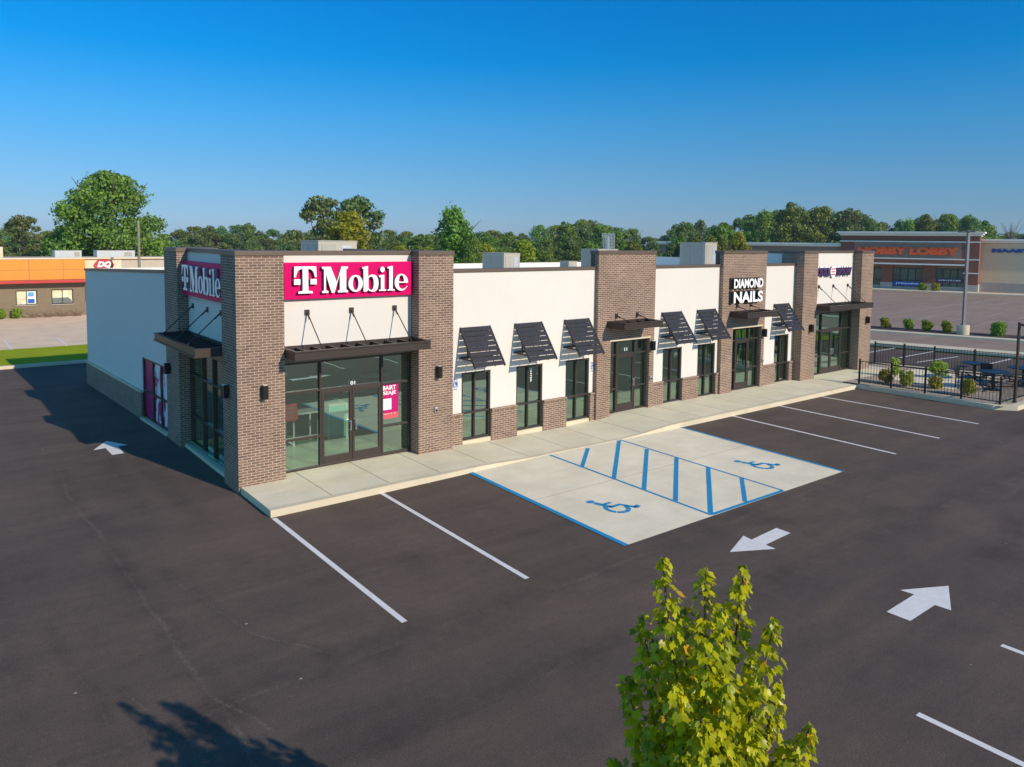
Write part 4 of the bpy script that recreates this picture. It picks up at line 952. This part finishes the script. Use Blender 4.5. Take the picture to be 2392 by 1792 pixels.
def drybush(x, y, label, seed):
    o = empty('dry_shrub', (x, y, 0), 0, label, 'shrub', 'dry shrubs along the restaurant wall'); b = MB(); rg = random.Random(seed)
    for _ in range(46): a = rg.uniform(0, 6.28); L = rg.uniform(.3, .75); b.cyl((rg.uniform(-.25, .25), 0, 0), (math.cos(a)*L*.8, math.sin(a)*L*.4, L*.75), .014, .006, 4)
    b.build('stem', 'dry', o)
for i, x in enumerate((.75, 1.7, 2.6, 3.5)): drybush(x, 45.75, ['leftmost', 'second', 'third', 'rightmost'][i]+' dry shrub at the foot of the grey restaurant wall', i)

# ------------------------------------------------------------------ patio furniture and lamps
def table(loc, label, rz=0):
    o = empty('patio_table', loc, rz, label, 'table', 'dark metal tables on the patio')
    MB().cyl((0, 0, .70), (0, 0, .73), .55, n=24).build('table_top', 'black', o); MB().cyl((0, 0, .02), (0, 0, .70), .05, n=10).build('pedestal', 'black', o); MB().cyl((0, 0, 0), (0, 0, .03), .32, n=20).build('base', 'black', o)
    for k in range(4):
        a = k*math.pi/2+.4; c_ = empty('seat', (0, 0, 0)); c_.parent = o; x, y = .85*math.cos(a), .85*math.sin(a)
        MB().cyl((x, y, .43), (x, y, .46), .20, n=16).build('seat_pad', 'black', c_); MB().tube([(x, y, .43), (x*.95, y*.95, .2), (.05*math.cos(a), .05*math.sin(a), .12)], [.025]*3, 8).build('seat_arm', 'black', c_)
    return o
table((27.9, -5.55, .155), 'dark round table with four seats nearest the lamp post'); table((29.7, -4.2, .155), 'dark round table with four seats beside the tall lime shrub', .5)
table((30.0, -5.9, .155), 'dark round table with four seats by the rear fence', .9)
def chair(loc, rz, label):
    o = empty('patio_chair', loc, rz, label, 'chair', 'dark chairs on the patio')
    MB().box(-.22, .22, -.22, .22, .42, .45).build('seat', 'black', o)
    b = MB(); b.box(-.22, .22, .20, .23, .50, .88); b.build('backrest', 'black', o)
    for x in (-.2, .2):
        for y in (-.2, .2): MB().box(x-.015, x+.015, y-.015, y+.015, 0, .42 if y < 0 else .88).build('leg', 'black', o)
chair((27.2, -4.7, .155), .6, 'dark metal chair left of the nearest round table'); chair((28.7, -5.0, .155), -1.2, 'dark metal chair between the round tables')
def lamp(loc, H, r, arm, label, base=None, rz=0, mat='bronze', n_heads=2):
    o = empty('street_lamp', loc, rz, label, 'street lamp')
    z0 = 0
    if base: MB().cyl((0, 0, 0), (0, 0, base[1]), base[0], n=24).build('concrete_base', 'curb', o, smooth=False); z0 = base[1]
    MB().box(-r, r, -r, r, z0, H).build('pole', mat, o); MB().box(-r*1.8, r*1.8, -r*1.8, r*1.8, z0+.002, z0+.05).build('base_plate', mat, o)
    for s_ in ((-1, 1) if n_heads == 2 else (-1,)):
        MB().box(s_*r, s_*arm, -.03, .03, H-.10, H-.04).build('arm', mat, o); h = MB().box(s_*arm, s_*(arm+.42), -.15, .15, H-.11, H-.04).build('lamp_head', mat, o)
        MB().box(s_*(arm+.04), s_*(arm+.38), -.12, .12, H-.125, H-.111).build('lens', 'white_paint', h)
    return o
lamp((47.4, 3.15, .12), 6.68, .075, .35, 'tall square lamp post on a round concrete base in the mulch bed', (.36, .62), R(60), 'pole_grey')
lamp((25.85, -7.0, .15), 2.95, .035, .16, 'short dark lamp post at the patio fence corner', None, R(75), n_heads=1)
p_ = empty('utility_pole', (6.95, 42.0, 0), 0, 'plain grey pole standing in front of the restaurant roof', 'pole'); MB().cyl((0, 0, 0), (0, 0, 6.85), .11, .09, n=12).build('pole', plain('weathered_wood', (.22, .20, .15), .9, var=.25, sc=6), p_)
MB().cyl((0, 0, 6.85), (0, 0, 6.93), .10, .03, n=12).build('cap', 'galv', p_)

# ------------------------------------------------------------------ restaurant (left)
RB = empty('restaurant_building', (0, 46.3, 0), 0, 'low restaurant with an orange fascia, grey walls and a red awning strip', 'building')
def rp(name, b, mats, par=None, bevel=0, label=None):
    o = b.build(name, mats, par or RB, bevel=bevel)
    if label: o['label'] = label
    return o
M['orange_fascia'] = plain('orange_fascia_panel', (.72, .27, .025), .6, var=.05); M['redstrip'] = plain('red_awning_metal', (.50, .035, .03), .5); M['greywall'] = plain('grey_brown_block', (.215, .165, .105), .9); M['tanwall'] = plain('tan_panel', (.48, .41, .33), .8)
M['cream'] = plain('cream_panel', (.74, .60, .42), .8); M['window_lit_paint'] = plain('window_painted_lit', (.74, .70, .46), .25, var=.3, sc=1.2)  # bright cream pane colour stands in for the lit look of the glass
rp('wall', MB().wall('y', 0, -12, 4.22, 0, 2.46, [(-.17, 1.11, .9, 1.94), (2.0, 3.36, .88, 1.96)], .12), 'greywall')
b = MB(); b.box(-12, 4.16, -.25, .4, 2.68, 4.14); rp('orange_fascia', b, 'orange_fascia')
b = MB()
for x in (-3, .65, 2.75): b.box(x-.01, x+.01, -.256, -.2501, 2.7, 4.12)
b.box(-12, -3.02, -.256, -.2501, 3.38, 3.395); b.box(-2.98, .63, -.256, -.2501, 3.38, 3.395); b.box(.67, 2.73, -.256, -.2501, 3.38, 3.395); b.box(2.77, 4.1, -.256, -.2501, 3.38, 3.395)
rp('panel_joint', b, 'coping')
rp('awning_strip', MB().box(-12, 4.25, -.75, -.27, 2.46, 2.66), 'redstrip', bevel=.02)
rp('roof_edge', MB().box(-12, 16, -.30, .6, 4.145, 4.25), 'cream')
rp('wall', MB().box(4.161, 6.6, -.12, .5, 1.1, 4.14), 'cream'); rp('wall', MB().box(6.6, 16, -.10, .5, .0, 4.14), 'tanwall'); rp('wall', MB().box(4.22, 6.6, -.10, .5, 0, 1.1), 'redstrip')
rp('wall', MB().box(-12, 16, .6, 14, 0, 4.0), 'tanwall'); rp('raised_parapet', MB().box(-9, -.75, 1.0, 2.0, 4.0, 5.0), 'cream')
for i, (x0, x1, z0, z1) in enumerate([(-.17, 1.11, .9, 1.94), (2.0, 3.36, .88, 1.96)]):
    f = MB(); m_ = (x0+x1)/2
    for q in ((x0, x0+.05, z0, z1), (x1-.05, x1, z0, z1), (x0+.05, x1-.05, z1-.05, z1), (x0+.05, x1-.05, z0, z0+.05), (m_-.02, m_+.02, z0+.05, z1-.05)): f.box(q[0], q[1], .02, .1, q[2], q[3])
    wf = f.build('window', 'black', RB); MB().quad([(x0+.04, .07, z0+.04), (x1-.04, .07, z0+.04), (x1-.04, .07, z1-.04), (x0+.04, .07, z1-.04)]).build('pane', 'window_lit_paint', wf)
    if i == 0:
        MB().box(m_+.05, x1-.08, .045, .06, z0+.08, z1-.08).build('poster', 'sign_white', wf)
        MB().box(m_+.08, x1-.16, .038, .044, z0+.12, z0+.42).build('poster_print', 'ada_blue', wf); MB().box(m_+.1, x1-.2, .038, .044, z0+.60, z1-.14).build('poster_print', plain('sky_blue_print', (.12, .35, .62), .5), wf)
    else: MB().quad([(x0+.05, .05, z0+.06), (x1-.06, .05, z0+.06), (x1-.12, .05, z0+.3), (x1-.32, .05, z0+.48), (x0+.05, .05, z0+.45)]).build('blind', 'int_dark', wf)
    MB().box(x0-.03, x1+.03, -.05, .0, z0-.05, z0).build('sill', 'tanwall', wf)
o = empty('restaurant_sign', (4.72, 46.13, 3.22), 0, 'red lozenge sign with white slanted letters on the restaurant front', 'sign')
sh = bz((0, .46), (.22, .92), (.69, .96), 12)+bz((.69, .96), (1.16, .92), (1.38, .46), 12)+bz((1.38, .46), (1.16, 0), (.69, -.04), 12)+bz((.69, -.04), (.22, 0), (0, .46), 12)
put('sign_face', loops_mesh('sign_face', [sh], .08, ['redstrip']), o, (0, 0, 0))
put('lettering', text_mesh('lettering', 'DQ', .96, .50, .03, ['white_letter'], .06, shear=.3), o, (.22, -.06, .24))
for i, (x, w_, d_, lb) in enumerate([(2.45, 1.75, 1.2, 'grey roof box above the orange restaurant fascia'), (5.2, 2.65, 1.4, 'longer grey roof box behind the red lozenge sign')]):
    o = empty('rooftop_unit', (x, 47.6, 4.0), 0, lb, 'rooftop unit', 'grey boxes on the restaurant roof'); MB().box(0, w_, 0, d_, 0, .72).build('cabinet', 'galv', o, bevel=.02); MB().box(-.02, w_+.02, -.02, d_+.02, .721, .75).build('lid', 'unit', o)
    MB().box(w_*.72, w_*.92, -.01, 0, .3, .62).build('grille', 'unit_grey', o)

# ------------------------------------------------------------------ big store (right)
HB = empty('brown_store', (97.0, 20.85, 0), R(108), 'large brown brick store with orange letters and pale cornice across the far lot', 'building')
def hp(name, b, mats, par=None, label=None):
    o = b.build(name, mats, par or HB)
    if label: o['label'] = label
    return o
# local x = along the front towards the left, local y < 0 = into the store, front plane y = 0 faces +y (towards the lot)
M['hbrick'] = plain('dark_red_brick_far', (.23, .085, .055), .9, var=.1, sc=2); M['hgrey'] = plain('grey_brown_plaster_far', (.30, .195, .14), .9); M['hlight'] = plain('pale_cornice', (.84, .82, .74), .8, var=.04); M['hblock'] = plain('pale_block', (.42, .38, .33), .9)
M['htan'] = plain('tan_plaster_far', (.70, .57, .37), .9, var=.04); M['hwin'] = plain('far_shop_glass', (.12, .15, .10), .15, var=.4, sc=.6)
hp('wall', MB().box(0, 15.9, -4.2, 0, 3.3, 6.97), 'hbrick'); hp('sign_wall', MB().box(1.9, 14.2, 0.001, .06, 4.15, 6.14), 'hgrey')
for z0, z1, x0, x1, p_ in ((6.16, 6.30, -.1, 16.0, .16), (4.0, 4.13, -.1, 16.0, .16), (3.30, 3.46, 1.4, 16, .9)): hp('band', MB().box(x0, x1, .062, p_, z0, z1), 'hlight')
hp('band', MB().box(-.1, 1.6, .002, .14, 2.33, 2.45), 'hlight')
for k_, e in enumerate((.12, .30, .48)): hp('cornice', MB().box(-e, 15.9+e, -4.2-e, e, 6.98+.18*k_, 7.155+.18*k_), 'hlight')
hp('soffit_wall', MB().box(1.4, 15.9, -.6, -.5, 2.85, 3.3), 'hgrey'); hp('brick_pier', MB().box(0, 1.4, -4.2, -.001, 0.95, 3.299), 'hbrick'); hp('pier_base', MB().box(-.05, 1.45, -4.2, .04, 0, .948), 'hblock')
for x0, x1 in ((4.6, 6.0), (9.5, 10.85), (14.5, 15.9)):
    hp('brick_pier', MB().box(x0, x1, -.6, -.05, .95, 3.299), 'hbrick'); hp('pier_base', MB().box(x0-.04, x1+.04, -.6, 0, 0, .948), 'hblock')
for x0, x1, z0 in ((1.4, 4.6, .62), (6.0, 9.5, .45), (10.85, 14.5, .55)):
    w_ = MB()
    n_ = 4
    for i in range(n_+1): xx = x0+(x1-x0)*i/n_; w_.box(xx-.035, xx+.035, -.5, -.42, z0, 2.85)
    w_.box(x0, x1, -.495, -.43, 1.25, 1.31); w_.box(x0, x1, -.5, -.42, 2.78, 2.85)
    f = hp('window', w_, 'black'); MB().box(x0, x1, -.56, -.52, z0, 2.85).build('pane', 'hwin', f); MB().box(x0, x1, -.6, -.30, 0, z0-.002).build('sill_wall', 'hblock', f)
hp('wall', MB().box(1.4, 15.9, -4.2, -.8, 0, 3.3), 'int_dark')
# left wing, right wing
hp('wing_wall', MB().box(16.0, 42, -4.5, -.9, 0, 5.46), 'hgrey'); hp('cornice', MB().box(15.95, 42.3, -4.8, -.6, 5.47, 5.70), 'hlight'); hp('cornice', MB().box(15.95, 42.5, -5, -.4, 5.705, 5.95), 'hlight')
hp('wing_wall', MB().box(-40, -.01, -20, -4.2, 1.16, 6.17), 'htan', label='plain tan right wing of the far store'); hp('wing_base', MB().box(-40, -.01, -20.1, -4.1, 0, 1.158), 'hblock')
hp('cornice', MB().box(-40.3, -.01, -20.3, -3.9, 6.18, 6.42), 'hlight'); hp('cornice', MB().box(-40.4, -.01, -20.4, -3.7, 6.425, 6.66), 'hlight')
hp('roof_deck', MB().box(0, 42, -30, -5.1, 3.0, 5.6), 'hgrey')
def far_text(body, xl, w_, z0, h_, y, mats, label, name='store_sign', off=.07):
    o = empty(name, (0, 0, 0), 0, label, 'shop sign'); o.matrix_world = Matrix.Translation((97.0, 20.85, 0)) @ Matrix.Rotation(R(108), 4, 'Z') @ Matrix.Translation((xl, y, z0))
    c_ = bpy.data.objects.new('lettering', text_mesh('lettering', body, w_, h_, .14, mats, off)); C.objects.link(c_); c_.parent = o; c_.rotation_euler = (R(90), 0, R(180)); return o
M['dkorange'] = plain('dark_orange_return', (.28, .04, .015), .5)
far_text('HOBBY LOBBY', 13.75, 11.6, 4.55, 1.0, .07, ['orange', 'dkorange'], 'orange capital letters across the brown store front')
far_text('MAASTER', -1.15, 5.5, 4.98, .46, -4.19, ['blue_letter'], 'dark blue letters on the tan wing, cut by the right photo edge')
for x0, x1, z0, z1, mt, tx, lb in ((6.05, 9.4, .55, 1.10, 'ada_blue', 'JYRSARIS', 'blue banner with white writing below the middle store window'), (1.5, 4.5, 1.18, 1.62, 'purple', 'edf BI CJ IS 3 BOI', 'dark purple banner with white writing across the right store window')):
    o = empty('banner', (0, 0, 0), 0, lb, 'banner'); o.matrix_world = Matrix.Translation((97.0, 20.85, 0)) @ Matrix.Rotation(R(108), 4, 'Z') @ Matrix.Translation((x0, -.29, z0))
    MB().box(0, x1-x0, -.02, 0, 0, z1-z0).build('cloth', mt, o)
    c_ = bpy.data.objects.new('lettering', text_mesh('lettering', tx, (x1-x0)*.8, (z1-z0)*.45, .01, ['white_letter'], .03)); C.objects.link(c_); c_.parent = o; c_.location = ((x1-x0)*.92, .001, (z1-z0)*.28); c_.rotation_euler = (R(90), 0, R(180))
bs = struct(MB().box(-40, 42, .0, 3.2, 0, .13).build('store_sidewalk', 'curb')); bs.matrix_world = Matrix.Translation((97.0, 20.85, 0)) @ Matrix.Rotation(R(108), 4, 'Z') @ Matrix.Translation((0, .05, 0))
for i, (x, c_) in enumerate(((5.9, 'green shrub on the store sidewalk under the blue banner'), (4.4, 'reddish shrub on the store sidewalk right of the blue banner'))):
    q = Matrix.Translation((97.0, 20.85, 0)) @ Matrix.Rotation(R(108), 4, 'Z') @ Vector((x, 1.2, .13)); bush(q.x, q.y, .62, c_, 'shrubs in front of the brown store', ['leaf_bush', 'leaf_yel'][i], 90+i, .1, .9, .14)

# ------------------------------------------------------------------ young maple near the camera
def maple():
    rg = np.random.default_rng(5); o = empty('young_maple', (-1.62, -14.25, 0), 0, 'young maple with yellow-green lobed leaves standing close in front of the lot', 'tree')
    base = np.array([-1.62, -14.25, 0.0]); tips = []
    def tip(u, v, d): p = pix(u, v, d); return np.array(p)-base
    specs = [((1548, 1308), 4.75, 1.5), ((1648, 1332), 4.95, 1.5), ((1738, 1328), 4.90, 1.45), ((1500, 1438), 4.95, 1.35), ((1462, 1584), 5.0, 1.1), ((1808, 1452), 4.75, 1.4), ((1892, 1700), 4.7, 1.0), ((1432, 1778), 5.1, .8),
             ((1600, 1420), 5.2, 1.5), ((1690, 1430), 4.6, 1.5), ((1650, 1500), 4.5, 1.4), ((1560, 1520), 5.3, 1.4), ((1760, 1540), 5.1, 1.4), ((1580, 1600), 4.5, 1.2), ((1700, 1600), 4.45, 1.2), ((1820, 1600), 5.2, 1.1), ((1640, 1680), 4.4, 1.1), ((1760, 1700), 4.5, 1.0), ((1520, 1700), 4.7, 1.0), ((1840, 1740), 5.0, .9),
             ((1600, 1760), 4.5, .8), ((1700, 1770), 4.5, .8), ((1680, 1560), 5.4, 1.3), ((1600, 1650), 5.3, 1.2)]
    br = MB(); LP, LD, LS = [], [], []
    trunk = [np.array([0, 0, 0]), np.array([.02, .01, .9]), np.array([0.0, .02, 1.7]), np.array([.03, 0, 2.5]), np.array([.02, 0, 3.1])]
    tb = MB(); tb.tube([tuple(t_) for t_ in trunk], [.06, .05, .04, .03, .02], 8)
    for (uv, d, L) in specs:
        T = tip(*uv, d); zb = max(.7, T[2]-L*1.15); k = min(1, zb/3.1); B0 = np.array([.02, .01, zb])
        if zb > 2.9: B0[2] = 2.9
        mid = B0*.45+T*.55; mid[:2] = B0[:2]*.25+T[:2]*.75; mid[2] = B0[2]*.5+T[2]*.5
        pts = [B0+(mid-B0)*t_*2 if False else ((1-t_)**2*B0+2*t_*(1-t_)*mid+t_*t_*T) for t_ in np.linspace(0, 1, 9)]
        br.tube([tuple(q) for q in pts], [.016-.0014*i for i in range(9)], 5)
        nl = 300
        for i in range(nl):
            t_ = (i/nl)**.85; t_ = .12+.88*t_; q = (1-t_)**2*B0+2*t_*(1-t_)*mid+t_*t_*T
            spread = .235*(1-t_)**.7+.035; off = rg.normal(size=3); off /= np.linalg.norm(off); off *= spread*rg.uniform(.3, 1.0); off[2] *= .7
            LP.append(q+off); LD.append(off/np.linalg.norm(off)); LS.append(rg.choice((rg.uniform(.022, .040), rg.uniform(.034, .058)))*(1-.25*t_**3))
    LP, LD, LS = np.array(LP), np.array(LD), np.array(LS)
    ang = [(-90, .10), (-66, .42), (-45, .50), (-25, .66), (-8, .56), (10, .70), (30, .80), (46, .94), (57, .68), (68, .78), (78, .98), (90, 1.28), (102, .98), (112, .78), (123, .68), (134, .94), (150, .80), (170, .70), (188, .56), (205, .66), (225, .50), (246, .42)]
    out = np.array([(r_*math.cos(R(a)), r_*math.sin(R(a))) for a, r_ in ang]); nO = len(out); V, Fc, tn = [], [], []
    for i in range(len(LP)):
        d = LD[i]*np.array([1, 1, .2])+rg.normal(size=3)*.35; d[2] -= .75; d /= np.linalg.norm(d)        # tip direction droops
        nrm = LD[i]*.8+np.array([0.1, -.35, .65])+rg.normal(size=3)*.35; nrm -= d*np.dot(nrm, d); nrm /= np.linalg.norm(nrm); sd_ = np.cross(d, nrm)
        s_ = LS[i]; k = len(V); tone = float(np.clip(rg.normal(.48, .30), 0, 1)); tone = .97 if rg.random() < .02 else min(tone, .92)
        curl = rg.uniform(-.15, .65); fold = rg.uniform(.1, .55)
        V.append(LP[i]); tn.append(tone)
        for x, y in out:
            V.append(LP[i]+s_*(x*sd_+y*d-nrm*(curl*(.5*max(y, 0)**2+.3*x*x)-fold*abs(x)*.6))); tn.append(tone)
        for j in range(nO): Fc.append((k, k+1+j, k+1+(j+1) % nO))
    me = np_mesh('leaves', np.array(V), np.array(Fc), 'leaf_maple', np.array(tn)); c_ = bpy.data.objects.new('leaves', me); C.objects.link(c_); c_.parent = o
    tb.build('trunk', 'bark', o, smooth=True); br.build('branch', 'bark', o, smooth=True)
maple()
b = MB(); b.cyl((-1.62, -14.25, -.01), (-1.62, -14.25, .06), .6, .55, 20); struct(b.build('tree_island', 'mulch'))

# ------------------------------------------------------------------ light haze over the whole site
n = NT('thin_air_haze'); pv = n.n('ShaderNodeVolumePrincipled'); pv.inputs['Color'].default_value = (0.62, 0.78, 0.92, 1); pv.inputs['Density'].default_value = 0.00025; pv.inputs['Anisotropy'].default_value = 0.0
n.l(pv.outputs[0], n.out.inputs[1])
hz = bpy.data.objects.new('haze', MB().box(-905, 905, -905, 905, -1.1, 17).mesh('haze', [n.m])); C.objects.link(hz); hz['kind'] = 'stuff'
